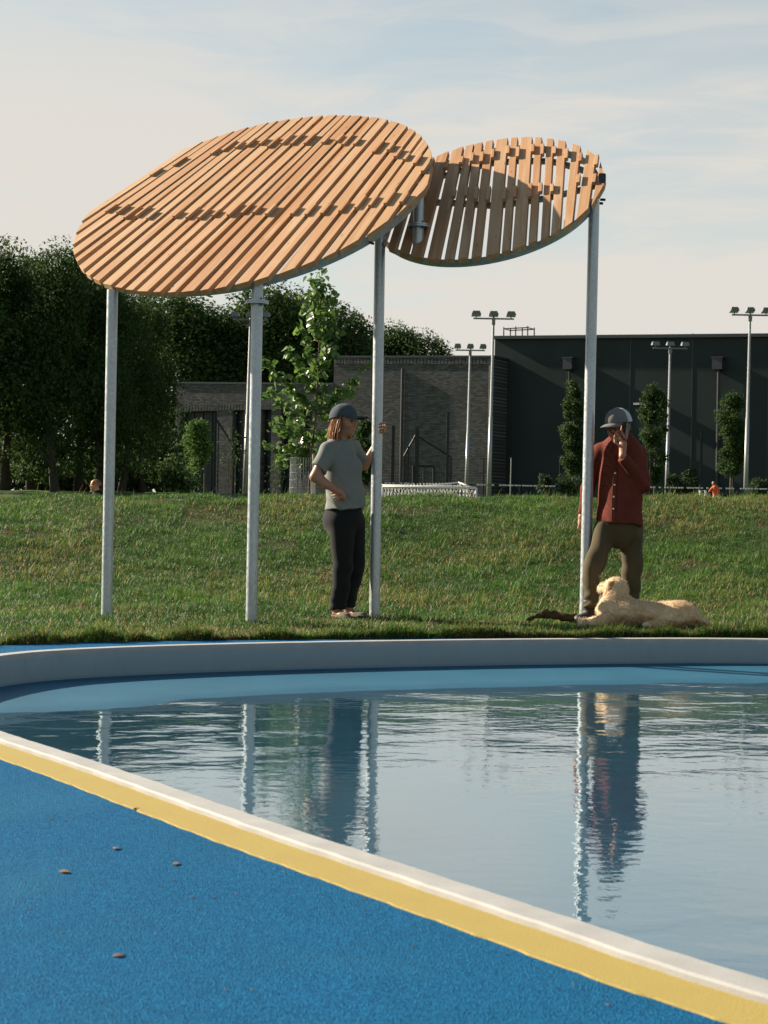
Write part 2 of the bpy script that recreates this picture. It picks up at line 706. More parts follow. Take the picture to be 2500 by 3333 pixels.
# floor: a gently falling dry beach below the far wall, then deeper towards the camera
far_wall = pool[(pool[:, 1] > 8.75)]
fx, fy = np.arange(-2.7, 7.5, 0.07), np.arange(1.1, 11.3, 0.05)
FX, FY = np.meshgrid(fx, fy, indexing='ij')
FP = np.stack([FX.ravel(), FY.ravel()], 1)
d2 = np.full(len(FP), 1e9)
for q0 in far_wall[::2]:
    d2 = np.minimum(d2, ((FP - q0) ** 2).sum(1))
dfar = np.sqrt(d2)
FZ = np.interp(dfar, [0, 0.3, 0.6, 0.92, 1.06, 1.25, 1.7, 2.4, 4, 9], [FLOOR_Z, -0.153, -0.156, -0.160, -0.172, -0.195, -0.235, -0.27, -0.29, -0.31])
ni, nj = FX.shape
idx = np.arange(ni * nj).reshape(ni, nj)
q = np.stack([idx[:-1, :-1].ravel(), idx[1:, :-1].ravel(), idx[1:, 1:].ravel(), idx[:-1, 1:].ravel()], 1)
cen = np.stack([(FX[:-1, :-1] + 0.035).ravel(), (FY[:-1, :-1] + 0.025).ravel()], 1)
q = q[inside(cen, off(0.06)[::3])]
tag(obj('pool_floor', np.column_stack([FP, FZ]), q, M_FLOOR, smooth=True), kind='structure')


# water surface with small travelling ripples
gx, gy = np.arange(-2.75, 7.3, 0.03), np.arange(1.1, 11.4, 0.024)
GX, GY = np.meshgrid(gx, gy, indexing='ij')
hz = np.zeros_like(GX)
wr = np.random.default_rng(11)
patch = 0.55 + 0.45 * np.sin(0.9 * GX + 0.8 * GY + 0.6) * np.sin(1.1 * GY - 0.5 * GX + 2.0) + 0.45 * sstep((GY - 5.5) / 4.0)
for i in range(46):
    lam = 0.085 * (9.0 ** wr.random())
    th = wr.normal(math.pi / 2, 0.55)
    kx, ky = 2 * np.pi / lam * math.cos(th), 2 * np.pi / lam * math.sin(th)
    slope = 0.0025 * (0.7 + 0.6 * wr.random())
    ph = wr.random() * 6.28
    hz += slope * lam / (2 * np.pi) * np.sin(kx * GX + ky * GY + ph + 0.8 * np.sin(0.7 * GX + ph))
hz *= patch
ni, nj = GX.shape
idx = np.arange(ni * nj).reshape(ni, nj)
q = np.stack([idx[:-1, :-1].ravel(), idx[1:, :-1].ravel(), idx[1:, 1:].ravel(), idx[:-1, 1:].ravel()], 1)
cen = np.stack([(GX[:-1, :-1] + 0.015).ravel(), (GY[:-1, :-1] + 0.012).ravel()], 1)
keep = inside(cen, off(0.04)[::3])
vv = np.stack([GX.ravel(), GY.ravel(), WATER_Z + hz.ravel()], 1)
q = q[keep]
used = np.unique(q)
remap = np.zeros(len(vv), int)
remap[used] = np.arange(len(used))
tag(obj('water', vv[used], remap[q], M_WATER, smooth=True), kind='structure')

# deck: yellow line only along the near edge, blue rubber elsewhere
ang = np.arctan2(pool[:, 1] - PC[1], pool[:, 0] - PC[0])
far_w = np.interp(pool[:, 0], [-2.4, -1.8, 0, 2.6, 5], [0.95, 0.72, 0.46, 0.34, 0.5])
nearness = sstep((7.4 - pool[:, 1]) / 2.2)
deck_w = far_w * (1 - nearness) + 9.0 * nearness
deck_edge = off(deck_w)
for _ in range(60):
    deck_edge = 0.5 * deck_edge + 0.25 * (np.roll(deck_edge, 1, 0) + np.roll(deck_edge, -1, 0))
line_w = 0.122
wob2 = 0.002 * np.sin(s * 31) + 0.0015 * np.sin(s * 73 + 1)
vv, qq = strip([z3(off(RIM_W - 0.004), 0.0), z3(off(RIM_W + 0.2 * (deck_w - RIM_W)), 0.0), z3(deck_edge, -0.002), z3(deck_edge, -0.12)])
tag(obj('pool_deck', vv, qq, M_BLUE), kind='structure')
lo, hi = RIM_W - 0.003, RIM_W + line_w
sel = np.where((pool[:, 1] < 7.0) & (pool[:, 0] < 3.2))[0]
sel = sel[np.argsort((s[sel] - s[sel[0]]) % cum[-1])]
brk = np.where(np.diff(sel) > 1)[0]
if len(brk):
    sel = np.concatenate([sel[brk[0] + 1:], sel[:brk[0] + 1]])
a_, b_ = z3(off(lo), 0.004)[sel], z3(off(hi + wob2), 0.004)[sel]
b2 = z3(off(hi + 0.003 + wob2), -0.004)[sel]
vv, qq = strip([a_, b_, b2], close=False)
tag(obj('yellow_edge_line', vv, qq, M_YELLOW), kind='structure')

# lawn and everything out to the horizon, one sheet
dirs = deck_edge - PC
dist = np.linalg.norm(dirs, axis=1)
dirs = dirs / dist[:, None]
rad = [0.0] + list(np.cumsum(np.concatenate([np.full(46, 0.2), np.geomspace(0.25, 90, 60)])))
rings = []
for r_ in rad:
    p = PC + dirs * (dist + r_)[:, None]
    z = ground_z(p[:, 0], p[:, 1])
    if r_ == 0:
        z = z - 0.0
    rings.append(z3(p, z - 0.006))
vv, qq = strip(rings)
tag(obj('lawn', vv, qq, M_TURF, smooth=True), kind='structure')
print('lawn reach', rad[-1])

# ------------------------------------------------------------------ grass blades


def far_edge_y(x):
    m = (deck_edge[:, 1] > 8.0) & (deck_edge[:, 0] > -4.5) & (deck_edge[:, 0] < 6)
    e = deck_edge[m]
    e = e[np.argsort(e[:, 0])]
    return np.interp(x, e[:, 0], e[:, 1])


def vnoise(x, y, sc, seed=0):
    """smooth value noise on a lattice"""
    r_ = np.random.default_rng(seed).random((256, 256))
    X, Y = x * sc + 500, y * sc + 500
    i, j = np.floor(X).astype(int), np.floor(Y).astype(int)
    fx, fy = X - i, Y - j
    fx, fy = fx * fx * (3 - 2 * fx), fy * fy * (3 - 2 * fy)
    g = lambda a, b: r_[a % 256, b % 256]
    return (g(i, j) * (1 - fx) + g(i + 1, j) * fx) * (1 - fy) + (g(i, j + 1) * (1 - fx) + g(i + 1, j + 1) * fx) * fy


def blades(name, n, xr, yr, hmin, hmax, width, seed, label, edge=False, taper=True):
    r_ = np.random.default_rng(seed)
    x = r_.uniform(*xr, n)
    if edge:
        y = far_edge_y(x) - 0.005 + np.abs(r_.normal(0, 0.05, n))
    else:
        y = r_.uniform(*yr, n)
        lim = 0.26 * y + 0.9
        ok = (np.abs(x) < lim) & (y > far_edge_y(x) + 0.0)
        x, y = x[ok], y[ok]
        n = len(x)
    z = ground_z(x, y) - 0.008
    tuft = vnoise(x, y, 3.2, 1)
    fine = vnoise(x, y, 9.0, 2)
    dry = vnoise(x, y, 0.9, 3)
    h = r_.uniform(hmin, hmax, n) * (0.45 + 1.1 * fine) * (0.6 + 0.8 * tuft)
    worn = sstep((13.6 - y) / 1.0) * 0.35                                # trodden strip by the posts
    h *= 1 - worn * (0.4 + 0.6 * vnoise(x, y, 2.3, 5)) * (0 if edge else 1)
    bare = (vnoise(x, y, 1.9, 8) > 0.80) & (r_.random(n) < 0.7)
    h[bare] *= 0.45
    az = r_.uniform(0, 2 * np.pi, n)
    lean = r_.uniform(0.3, 1.25, n)
    d = np.stack([np.cos(az), np.sin(az)], 1)
    if edge:
        d[:, 1] = -np.abs(d[:, 1]) * 0.8
    wv = np.stack([-d[:, 1], d[:, 0]], 1) * (width * r_.uniform(0.6, 1.3, n))[:, None] / 2
    b = np.stack([x, y], 1)
    mid = b + d * (h * lean * 0.35)[:, None]
    tip = b + d * (h * lean)[:, None]
    zm, zt = z + h * 0.55, z + h * np.sqrt(np.clip(1 - 0.6 * lean ** 2, 0.12, 1))
    v = np.empty((n, 5, 3), np.float32)
    v[:, 0, :2], v[:, 1, :2] = b - wv, b + wv
    v[:, 0, 2] = v[:, 1, 2] = z
    v[:, 2, :2], v[:, 3, :2] = mid + wv * 0.8, mid - wv * 0.8
    v[:, 2, 2] = v[:, 3, 2] = zm
    v[:, 4, :2] = tip
    v[:, 4, 2] = zt
    i = np.arange(n)[:, None] * 5
    quads, tris = i + np.array([[0, 1, 2, 3]]), i + np.array([[3, 2, 4]])
    g1, g2, g3 = np.array([0.03, 0.085, 0.014]), np.array([0.105, 0.20, 0.036]), np.array([0.31, 0.24, 0.09])
    t = np.clip(0.55 * r_.random(n) + 1.1 * (tuft - 0.4) + 0.5 * (vnoise(x, y, 0.7, 12) - 0.45), 0, 1)[:, None]
    c = g1 * (1 - t) + g2 * t
    p_dry = np.clip((dry - 0.5) * 0.9, 0, 0.5) + 0.05 + 0.35 * worn * vnoise(x, y, 1.2, 6)
    isdry = (r_.random(n) < p_dry)[:, None]
    c = np.where(isdry, g3 * r_.uniform(0.6, 1.15, (n, 1)), c * r_.uniform(0.75, 1.2, (n, 1)))
    c = np.where(bare[:, None], np.array([0.16, 0.085, 0.045]) * r_.uniform(0.6, 1.3, (n, 1)), c)
    o = obj(name, v.reshape(-1, 3), [quads, tris], M_BLADE, attr=np.repeat(c, 5, 0))
    tag(o, label, 'grass', kind='stuff')
    return o


blades('lawn_grass', 400000, (-6.2, 6.2), (10.2, 20.4), 0.026, 0.064, 0.0058, 21, 'short uneven green grass covering the lawn and the bank')
blades('grass_fringe', 16000, (-3.6, 4.2), None, 0.05, 0.11, 0.006, 22, 'longer dark grass fringe along the edge of the blue deck', edge=True)
blades('tall_grass', 5200, (-6.2, 6.2), (10.9, 20.2), 0.09, 0.17, 0.005, 23, 'scattered taller grass blades standing out of the lawn')

# ------------------------------------------------------------------ timber sun shelter
BIG = dict(c=np.array([-1.154, 13.3, 3.468]), th=R(38.6), ph=R(-112.3), r=1.541)
SMALL = dict(c=CAM + (np.array([0.794, 13.2, 3.496]) - CAM) * 1.0, th=R(40.8), ph=R(-111.5), r=0.989)


def disc_frame(D):
    n = np.array([math.sin(D['th']) * math.cos(D['ph']), math.sin(D['th']) * math.sin(D['ph']), math.cos(D['th'])])
    u = np.array([0, 0, 1.0]) - n[2] * n
    u /= np.linalg.norm(u)
    v = np.cross(u, n)
    return u, v, n


def plane_z(D, x, y):
    n = disc_frame(D)[2]
    return D['c'][2] - (n[0] * (x - D['c'][0]) + n[1] * (y - D['c'][1])) / n[2]


shelter = empty('sun_shelter', (-0.1, 12.8, 0))
tag(shelter, 'timber slatted sun shelter of two tilted round canopies on galvanised posts', 'sun shelter')


def sub(name, me, parent, M):
    o = bpy.data.objects.new(name, me)
    col.objects.link(o)
    o.parent = parent
    o.matrix_parent_inverse = parent.matrix_world.inverted()
    o.matrix_world = M
    return o


def keep_world(o, parent):
    o.parent = parent
    o.matrix_parent_inverse = parent.matrix_world.inverted()
    return o


def prism(xl, xr, y0l, y0r, y1l, y1r, th):
    """board: x across, y along, top face at z=0, ends cut askew, arrises eased by 1.5 mm"""
    e = 0.0016
    v = []
    for (z, ins) in ((-th, e), (-th + e, 0), (-e, 0), (0, e)):
        v += [(xl + ins, y0l + ins, z), (xr - ins, y0r + ins, z), (xr - ins, y1r - ins, z), (xl + ins, y1l - ins, z)]
    q = [[3, 2, 1, 0], [12, 13, 14, 15]]
    for i in range(3):
        for j in range(4):
            a, b = i * 4 + j, i * 4 + (j + 1) % 4
            q.append([a, b, b + 4, a + 4])
    return mesh_data('slat', v, np.array(q), M_WOOD)


def build_canopy(D, angle_fn, row_fns, widths, gap, tilt, seed, ring_off, ring_in):
    r_ = random.Random(seed)
    u, v, n = disc_frame(D)
    C0, RR = D['c'], D['r']
    th = 0.046
    RC = C0 + ring_off[0] * v + ring_off[1] * u
    RG = RR - ring_in
    # steel ring under the boards is the part the boards hang on
    nseg = 96
    t = np.linspace(0, 2 * np.pi, nseg, endpoint=False)
    ri, ro, z0, z1 = RG - 0.010, RG, -0.062, -0.128
    prof = [(ro, z0), (ro, z1), (ri, z1), (ri, z0)]
    rings = [RC + (np.cos(t) * r0)[:, None] * v + (np.sin(t) * r0)[:, None] * u + z * n for r0, z in prof]
    vv, qq = strip(rings + [rings[0]])
    ringo = auto_smooth(obj('canopy', vv, qq, M_GALV), 40)
    bpy.context.view_layer.update()
    keep_world(ringo, shelter)
    bpy.context.view_layer.update()
    # two flat bars carry the boards between
    for fn in row_fns:
        xs = np.linspace(-RR * 0.97, RR * 0.97, 40)
        pts = [(x, fn(x)) for x in xs if x * x + fn(x) ** 2 < (RR - 0.05) ** 2]
        b = MB()
        P = np.array(pts)
        Q0 = C0 + P[:, :1] * v + P[:, 1:] * u
        w = 0.03
        top0, top1 = Q0 - u * w - n * 0.066, Q0 + u * w - n * 0.066
        bot0, bot1 = top0 - n * 0.03, top1 - n * 0.03
        vv, qq = strip([top0, top1, bot1, bot0, top0], close=False)
        cm = obj('cross_bar', vv, qq, M_GALV)
        keep_world(cm, ringo)
    # boards
    x = -RR + 0.03
    boards = []
    while x < RR - 0.03:
        w = r_.choice(widths)
        g = gap * r_.uniform(0.8, 1.3)
        boards.append((x + w / 2, w, g))
        x += w + g
    for (xc, w, g) in boards:
        a = angle_fn(xc) + r_.uniform(-0.006, 0.006)
        d = np.array([math.sin(a), math.cos(a)])          # along board in (v,u)
        p = np.array([d[1], -d[0]])                        # across, to the right
        o2 = np.array([xc, 0.0])

        def cut(side, top):
            q0 = o2 + p * side
            bq = q0 @ d
            cq = q0 @ q0 - RR * RR
            disc = bq * bq - cq
            if disc <= 0:
                return None
            return -bq + (math.sqrt(disc) if top else -math.sqrt(disc))
        ends = [cut(-w / 2, 0), cut(w / 2, 0), cut(-w / 2, 1), cut(w / 2, 1)]
        if any(e is None for e in ends):
            ok = [e for e in ends if e is not None]
            if len(ok) < 2:
                continue
            m = (min(ok) + max(ok)) / 2
            ends = [e if e is not None else m + (-0.05 if i < 2 else 0.05) for i, e in enumerate(ends)]
        jit = [r_.uniform(-0.006, 0.006) for _ in range(2)]
        me = prism(-w / 2, w / 2, ends[0] + jit[0], ends[1] + jit[0], ends[2] + jit[1], ends[3] + jit[1], th)
        ay = d[0] * v + d[1] * u
        ax0 = p[0] * v + p[1] * u
        ax = math.cos(tilt) * ax0 + math.sin(tilt) * n
        az = -math.sin(tilt) * ax0 + math.cos(tilt) * n
        org = C0 + o2[0] * v + o2[1] * u + n * r_.uniform(-0.002, 0.002)
        M = Matrix(((ax[0], ay[0], az[0], org[0]), (ax[1], ay[1], az[1], org[1]), (ax[2], ay[2], az[2], org[2]), (0, 0, 0, 1)))
        so = sub('slat', me, ringo, M)
        for fn in row_fns:
            # packing block screwed to the right edge of the board over the bar
            tt = 0.0
            for _ in range(6):
                tt = (fn((o2 + d * tt)[0]) - o2[1]) / d[1]
            c2 = o2 + d * tt
            if c2 @ c2 > (RR - 0.09) ** 2 or r_.random() < 0.06:
                continue
            L = r_.uniform(0.10, 0.22)
            bw = r_.uniform(0.027, 0.033)
            sh = r_.uniform(-0.03, 0.03)
            bm = prism(w / 2 + 0.001, w / 2 + bw, tt - L / 2 + sh, tt - L / 2 + sh, tt + L / 2 + sh, tt + L / 2 + sh, 0.034)
            # screws and block follow the board
            sub('spacer_block', bm, ringo, M @ Matrix.Translation((0, 0, r_.uniform(0.016, 0.022))))
    return ringo


def ang_big(x):
    return R(np.interp(x, [-1.5, -1.1, -0.7, 0.0, 0.4, 0.9, 1.3, 1.55], [20.5, 16.5, 12.0, 8.8, 6.2, 3.8, 2.4, 1.8]))


def ang_small(x):
    return R(np.interp(x, [-1, -0.4, 0.0, 0.5, 0.8, 1.0], [-6.5, -9.0, -11.5, -11.5, -8, -5.0]))


big_ring = build_canopy(BIG, ang_big,
                        [lambda x: float(np.interp(x, [-1.5, -1.29, -0.9, -0.55, 0, 0.35, 0.75, 1.0, 1.28, 1.5], [0.35, 0.59, 0.95, 1.06, 1.05, 0.99, 0.86, 0.66, 0.43, 0.15])),
                         lambda x: float(np.interp(x, [-1.52, -1.2, -0.8, 0, 0.6, 1.0, 1.5], [0.0, -0.1, -0.27, -0.25, -0.33, -0.27, -0.2]))],
                        [0.070, 0.084, 0.090, 0.100, 0.110], 0.032, R(3.5), 3, (0.045, 0.05), 0.095)
small_ring = build_canopy(SMALL, ang_small,
                          [lambda x: float(np.interp(x, [-1, -0.44, -0.13, 0.1, 0.4, 0.58, 0.85, 1], [0.2, 0.59, 0.70, 0.71, 0.66, 0.56, 0.37, 0.2])),
                           lambda x: float(np.interp(x, [-1, -0.34, 0.1, 0.5, 0.76, 0.9], [0.15, 0.05, -0.05, 0.03, 0.13, 0.2]))],
                          [0.060, 0.070, 0.088, 0.10], 0.032, R(4), 5, (0.0, 0.025), 0.055)

PR = 0.0435


def post(x, y, z0, z1, lean=(0, 0), flange=None, plate=None):
    b = MB()
    n = 24
    b.tube([(x + lean[0] * t, y + lean[1] * t, z0 + (z1 - z0) * t) for t in np.linspace(0, 1, n)], PR, 28)
    o = auto_smooth(b.build('post', M_GALV), 40)
    keep_world(o, shelter)
    bpy.context.view_layer.update()
    if flange is not None:
        f = MB()
        fx, fy = x + lean[0] * (flange - z0) / (z1 - z0), y + lean[1] * (flange - z0) / (z1 - z0)
        f.tube([(fx, fy, flange - 0.012), (fx, fy, flange)], 0.088, 32)
        f.tube([(fx, fy, flange + 0.003), (fx, fy, flange + 0.015)], 0.086, 32)
        fo = auto_smooth(f.build('flange', M_GALV), 40)
        keep_world(fo, o)
        for kq in range(4):
            a = kq * math.pi / 2 + 0.5
            bb = MB().tube([(fx + 0.068 * math.cos(a), fy + 0.068 * math.sin(a), flange - 0.030), (fx + 0.068 * math.cos(a), fy + 0.068 * math.sin(a), flange + 0.030)], 0.009, 6)
            keep_world(bb.build('bolt', M_DARKSTEEL), o)
    if plate is not None:
        px_, py_, pz_ = plate
        pb = MB()
        pts = []
        for cxx, czz, a0 in ((1, 1, 0), (-1, 1, 90), (-1, -1, 180), (1, -1, 270)):
            for aa in (0, 30, 60, 90):
                pts.append((cxx * 0.016 + 0.014 * math.cos(R(a0 + aa)), czz * 0.026 + 0.014 * math.sin(R(a0 + aa))))
        m = len(pts)
        vv = [(px_ + p[0], py_ - 0.006, pz_ + p[1]) for p in pts] + [(px_ + p[0], py_ + 0.006, pz_ + p[1]) for p in pts]
        me = bpy.data.meshes.new('plate')
        me.from_pydata(vv, [], [list(range(m))[::-1], list(range(m, 2 * m))] + [[i, (i + 1) % m, m + (i + 1) % m, m + i] for i in range(m)])
        me.materials.append(M_DARKSTEEL)
        po = add('plate', me)
        keep_world(po, o)
    return o


P1x = at(347, 2010, 12.60)
P1 = post(P1x[0], 12.60, -0.05, plane_z(BIG, P1x[0] + 0.0, 12.60) - 0.07)
p2 = at(818, 2022, 12.15)
t2 = at(838, 960, 12.15)
P2 = post(p2[0], 12.15, -0.05, plane_z(BIG, p2[0], 12.15) - 0.06, (t2[0] - p2[0], 0), flange=at(836, 985, 12.15)[2])
p3 = at(1219, 2020, 13.02)
t3 = at(1236, 800, 13.02)
P3 = post(p3[0], 13.02, -0.05, plane_z(BIG, t3[0], 13.02) - 0.07, (t3[0] - p3[0], 0))
p4 = at(1907, 1800, 12.80)
t4 = at(1933, 720, 12.80)
P4 = post(p4[0], 12.80, -0.05, plane_z(SMALL, t4[0], 12.80) - 0.05, (t4[0] - p4[0], 0),
          plate=at(1960, 580, 12.85))
sx = at(1362, 735, 12.88)
P5 = post(sx[0], 12.88, plane_z(SMALL, sx[0], 12.88) - 0.10, plane_z(BIG, sx[0], 12.88) - 0.06, flange=sx[2],
          plate=at(1374, 616, 12.80))
P5.name = 'stub_post'
for ringo, D, ps in ((small_ring, SMALL, [(1966, 650), (1958, 662)]), (big_ring, BIG, [(1212, 792)])):
    for pxx, pyy in ps:
        r0 = ray(pxx, pyy)
        n = disc_frame(D)[2]
        tt = ((D['c'] - 0.11 * n - CAM) @ n) / (r0 @ n)
        q0 = CAM + r0 * tt
        radial = q0 - D['c']
        radial /= np.linalg.norm(radial)
        b = MB().tube([q0 - radial * 0.03, q0 + radial * 0.012], 0.011, 6)
        keep_world(b.build('bolt', M_DARKSTEEL), ringo)

# ------------------------------------------------------------------ trees


def leaf_mat(name, c0, c1, fac=0.35, rough=0.65, spec=0.12):
    k = Mat(name, c0, rough, 0, spec)
    a = k.attr()
    c = a
    k.base(c)
    k.translucent(c, fac)
    return k.m


M_LEAF = leaf_mat('foliage', (0.06, 0.11, 0.03), (0.1, 0.16, 0.04))
M_BARK = plain('bark', (0.11, 0.085, 0.06), 0.9, 0, 0.35, 12, 0.6)
M_BARKDARK = plain('dark_bark', (0.05, 0.042, 0.034), 0.92, 0, 0.35, 10, 0.6)


def leaf_cloud(P, size, seed, c0, c1, shape='quad', up=0.25, normal=None):
    """leaf-sized faces at points P; returns verts, faces, tone"""
    r_ = np.random.default_rng(seed)
    n = len(P)
    nv = r_.normal(size=(n, 3))
    nv[:, 2] += up * 2
    if normal is not None:
        nv = nv * 0.8 + normal * 1.0
    nv /= np.linalg.norm(nv, axis=1)[:, None]
    a = np.cross(nv, r_.normal(size=(n, 3)))
    a /= np.linalg.norm(a, axis=1)[:, None] + 1e-9
    b = np.cross(nv, a)
    sz = (size * r_.uniform(0.6, 1.35, n))[:, None]
    if shape == 'quad':
        loc = [(-0.5, 0, 0), (0, -0.34, 0.06), (0.5, 0, 0), (0, 0.34, 0.06)]
        F = np.arange(n)[:, None] * 4 + np.array([[0, 1, 2, 3]])
    else:                                                         # heart shaped leaf, folded along the midrib
        loc = [(-0.42, 0, 0.0), (-0.5, -0.24, 0.10), (-0.12, -0.44, 0.12), (0.58, 0, -0.06), (-0.12, 0.44, 0.12), (-0.5, 0.24, 0.10)]
        i = np.arange(n)[:, None] * 6
        F = np.concatenate([i + np.array([[0, 1, 2, 3]]), i + np.array([[0, 3, 4, 5]])])
    V = np.stack([P + sz * (x * a + y * b + z * nv) for x, y, z in loc], 1).reshape(-1, 3)
    t = r_.random((n, 1))
    c = np.array(c0) * (1 - t) + np.array(c1) * t
    return V, F, np.repeat(c, len(loc), 0)


def crown_points(n, lobes, seed, shell=0.55):
    """points spread through a set of ellipsoid lobes, denser near their skins"""
    r_ = np.random.default_rng(seed)
    vol = np.array([l[3] * l[4] * l[5] for l in lobes]) ** (2 / 3)
    pick = r_.choice(len(lobes), n, p=vol / vol.sum())
    d = r_.normal(size=(n, 3))
    d /= np.linalg.norm(d, axis=1)[:, None]
    rad = r_.uniform(shell, 1.04, n) ** 0.7
    L = np.array(lobes)[pick]
    return L[:, :3] + d * rad[:, None] * L[:, 3:6], d


def wood_tree_mesh(h, r0, seed, n_limb, spread, crown0):
    r_ = np.random.default_rng(seed)
    b = MB()
    pts = [np.array([0.0, 0, 0])]
    for i in range(8):
        pts.append(pts[-1] + np.array([r_.normal(0, 0.012 * h), r_.normal(0, 0.012 * h), h * 0.11]))
    rr = np.linspace(r0, r0 * 0.25, len(pts))
    rr[0] *= 1.25
    b.tube(pts, rr, 9)
    for i in range(n_limb):
        t = r_.uniform(crown0, 0.9)
        k_ = int(t * 8)
        p = pts[k_]
        az = r_.uniform(0, 6.28)
        L = spread * r_.uniform(0.5, 1.0)
        q1 = p + np.array([math.cos(az) * L * 0.5, math.sin(az) * L * 0.5, L * 0.35])
        q2 = p + np.array([math.cos(az + 0.2) * L, math.sin(az + 0.2) * L, L * 0.95])
        b.tube([p, q1, q2], [rr[k_] * 0.5, rr[k_] * 0.3, 0.02], 6)
    return b


def big_tree_variant(seed, h, w, n):
    r_ = np.random.default_rng(seed)
    lobes = []
    for i in range(34):
        t = r_.uniform(0.1, 1.0)
        prof = math.sin(math.pi * min(1, t * 0.86 + 0.14)) ** 0.6
        rad = w * prof * r_.uniform(0.25, 0.9)
        az = r_.uniform(0, 6.28)
        s_ = r_.uniform(0.10, 0.2) * h
        lobes.append((math.cos(az) * rad, math.sin(az) * rad, h * (0.16 + 0.80 * t), s_ * r_.uniform(0.7, 1.1), s_ * r_.uniform(0.7, 1.1), s_ * r_.uniform(0.6, 1.0)))
    for i in range(22):                                            # upright shoots that break the skyline
        az = r_.uniform(0, 6.28)
        rr = r_.uniform(0, 0.62) * w
        lobes.append((math.cos(az) * rr, math.sin(az) * rr, h * r_.uniform(0.84, 1.0), 0.026 * h, 0.026 * h, h * r_.uniform(0.05, 0.12)))
    for i in range(8):                                             # low twigs
        az = r_.uniform(0, 6.28)
        rr = r_.uniform(0.3, 0.9) * w
        lobes.append((math.cos(az) * rr, math.sin(az) * rr, h * r_.uniform(0.07, 0.2), 0.07 * h, 0.07 * h, h * 0.05))
    P, d = crown_points(n, lobes, seed + 1, 0.45)
    V, F, T = leaf_cloud(P, 0.23, seed + 2, (0.022, 0.048, 0.013), (0.07, 0.115, 0.028), normal=d)
    crown = mesh_data('crown', V, F, M_LEAF, attr=T)
    tb = wood_tree_mesh(h, 0.025 * h, seed + 3, 9, w * 0.7, 0.2)
    fs = [np.concatenate(tb.q), np.concatenate(tb.t)]
    trunk = mesh_data('trunk', np.concatenate(tb.v), fs, M_BARKDARK, True)
    return crown, trunk


variants = [big_tree_variant(100 + 7 * i, 14.0, 3.9, 27000) for i in range(3)]


def plant_tree(name, px, y, top_px, var, width=1.0, label='', group=None, rot=0.0):
    base = at(px, 1600, y)
    gz = float(ground_z(base[0], y))
    top = at(px, top_px, y)[2]
    sc = (top - gz) / 14.3
    root = empty(name, (base[0], y, gz))
    root.rotation_euler = (0, 0, rot)
    root.scale = (sc * width, sc * width, sc)
    add('crown', var[0], root)
    add('trunk', var[1], root)
    return tag(root, label, 'tree', group)


G_ROW = 'tall trees lining the left side of the park'
row = [(-150, 84, 850, 1.1, 'tall dark tree cut off by the left picture edge, leftmost of the row'),
       (15, 88, 832, 0.85, 'tall dark tree at the left edge of the picture with the highest tip'),
       (100, 94, 868, 0.75, 'tall dark tree second in view from the left edge'),
       (180, 86, 845, 0.75, 'tall dark tree just left of the first galvanised post'),
       (255, 92, 890, 0.85, 'tall dark tree behind the lower left tip of the large canopy'),
       (325, 88, 935, 0.78, 'dark tree just right of the first galvanised post'),
       (395, 94, 980, 0.75, 'dark tree in the row halfway between first and second post'),
       (462, 98, 1000, 0.72, 'dark tree at the right end of the row beside the low brick wing')]
for i, (px, y, tp, wd, lb) in enumerate(row):
    plant_tree('park_tree', px, y, tp, variants[i % 3], wd, lb, G_ROW, i * 1.3)
back = [(575, 178, 970.0, 1.35, 'rounded tree behind the low brick wing, left of the second post'),
        (690, 185, 1040.0, 1.2, 'rounded tree behind the low wing at the dip in the treeline'),
        (800, 180, 1020.0, 1.1, 'tree behind the low wing hidden partly by the second post'),
        (890, 176, 955.0, 1.1, 'tall tree behind the low wing just right of the second post'),
        (985, 182, 985.0, 1.1, 'tree behind the building directly beyond the young lime tree'),
        (1080, 178, 1040.0, 1.1, 'tree behind the brick wing right of the young lime tree'),
        (1180, 188, 1100.0, 1.0, 'lower tree behind the brick wing left of the third post'),
        (1280, 186, 1085.0, 1.0, 'lower tree behind the brick wing right of the third post'),
        (1365, 184, 1120.0, 0.95, 'last lower tree of the skyline above the brick wing')]
for i, (px, y, tp, wd, lb) in enumerate(back):
    plant_tree('background_tree', px, y, tp, variants[(i + 1) % 3], wd, lb, 'trees rising behind the brick building', i * 2.1)

# undergrowth under the row of trees
r_ = np.random.default_rng(5)
for i, (px, w) in enumerate([(30, 3.2), (150, 2.4), (290, 3.0), (420, 2.6), (520, 2.6)]):
    y = 97 + i * 0.7
    b0 = at(px, 1600, y)
    gz = float(ground_z(b0[0], y))
    lobes = [(r_.uniform(-w, w), r_.uniform(-1, 1), r_.uniform(0.3, 2.0), 0.9, 0.9, 0.8) for _ in range(9)]
    P, d = crown_points(2600, lobes, 40 + i, 0.4)
    V, F, T = leaf_cloud(P, 0.26, 60 + i, (0.035, 0.07, 0.02), (0.10, 0.16, 0.045), normal=d)
    root = empty('understorey_bush', (b0[0], y, gz))
    obj('foliage', V, F, M_LEAF, root, attr=T)
    for _ in range(4):
        xx = r_.uniform(-w * 0.6, w * 0.6)
        MB().tube([(xx, 0, 0), (xx + 0.2, 0.1, 1.2)], 0.03, 5).build('stem', M_BARKDARK, root)
    tag(root, ['low bush under the trees at the left picture edge', 'low bush under the second and third tree trunks', 'low bush behind the resting person by the first post',
               'low bush right of the first galvanised post', 'low bush at the foot of the last tree before the building'][i], 'bush', 'low bushes under the row of trees')

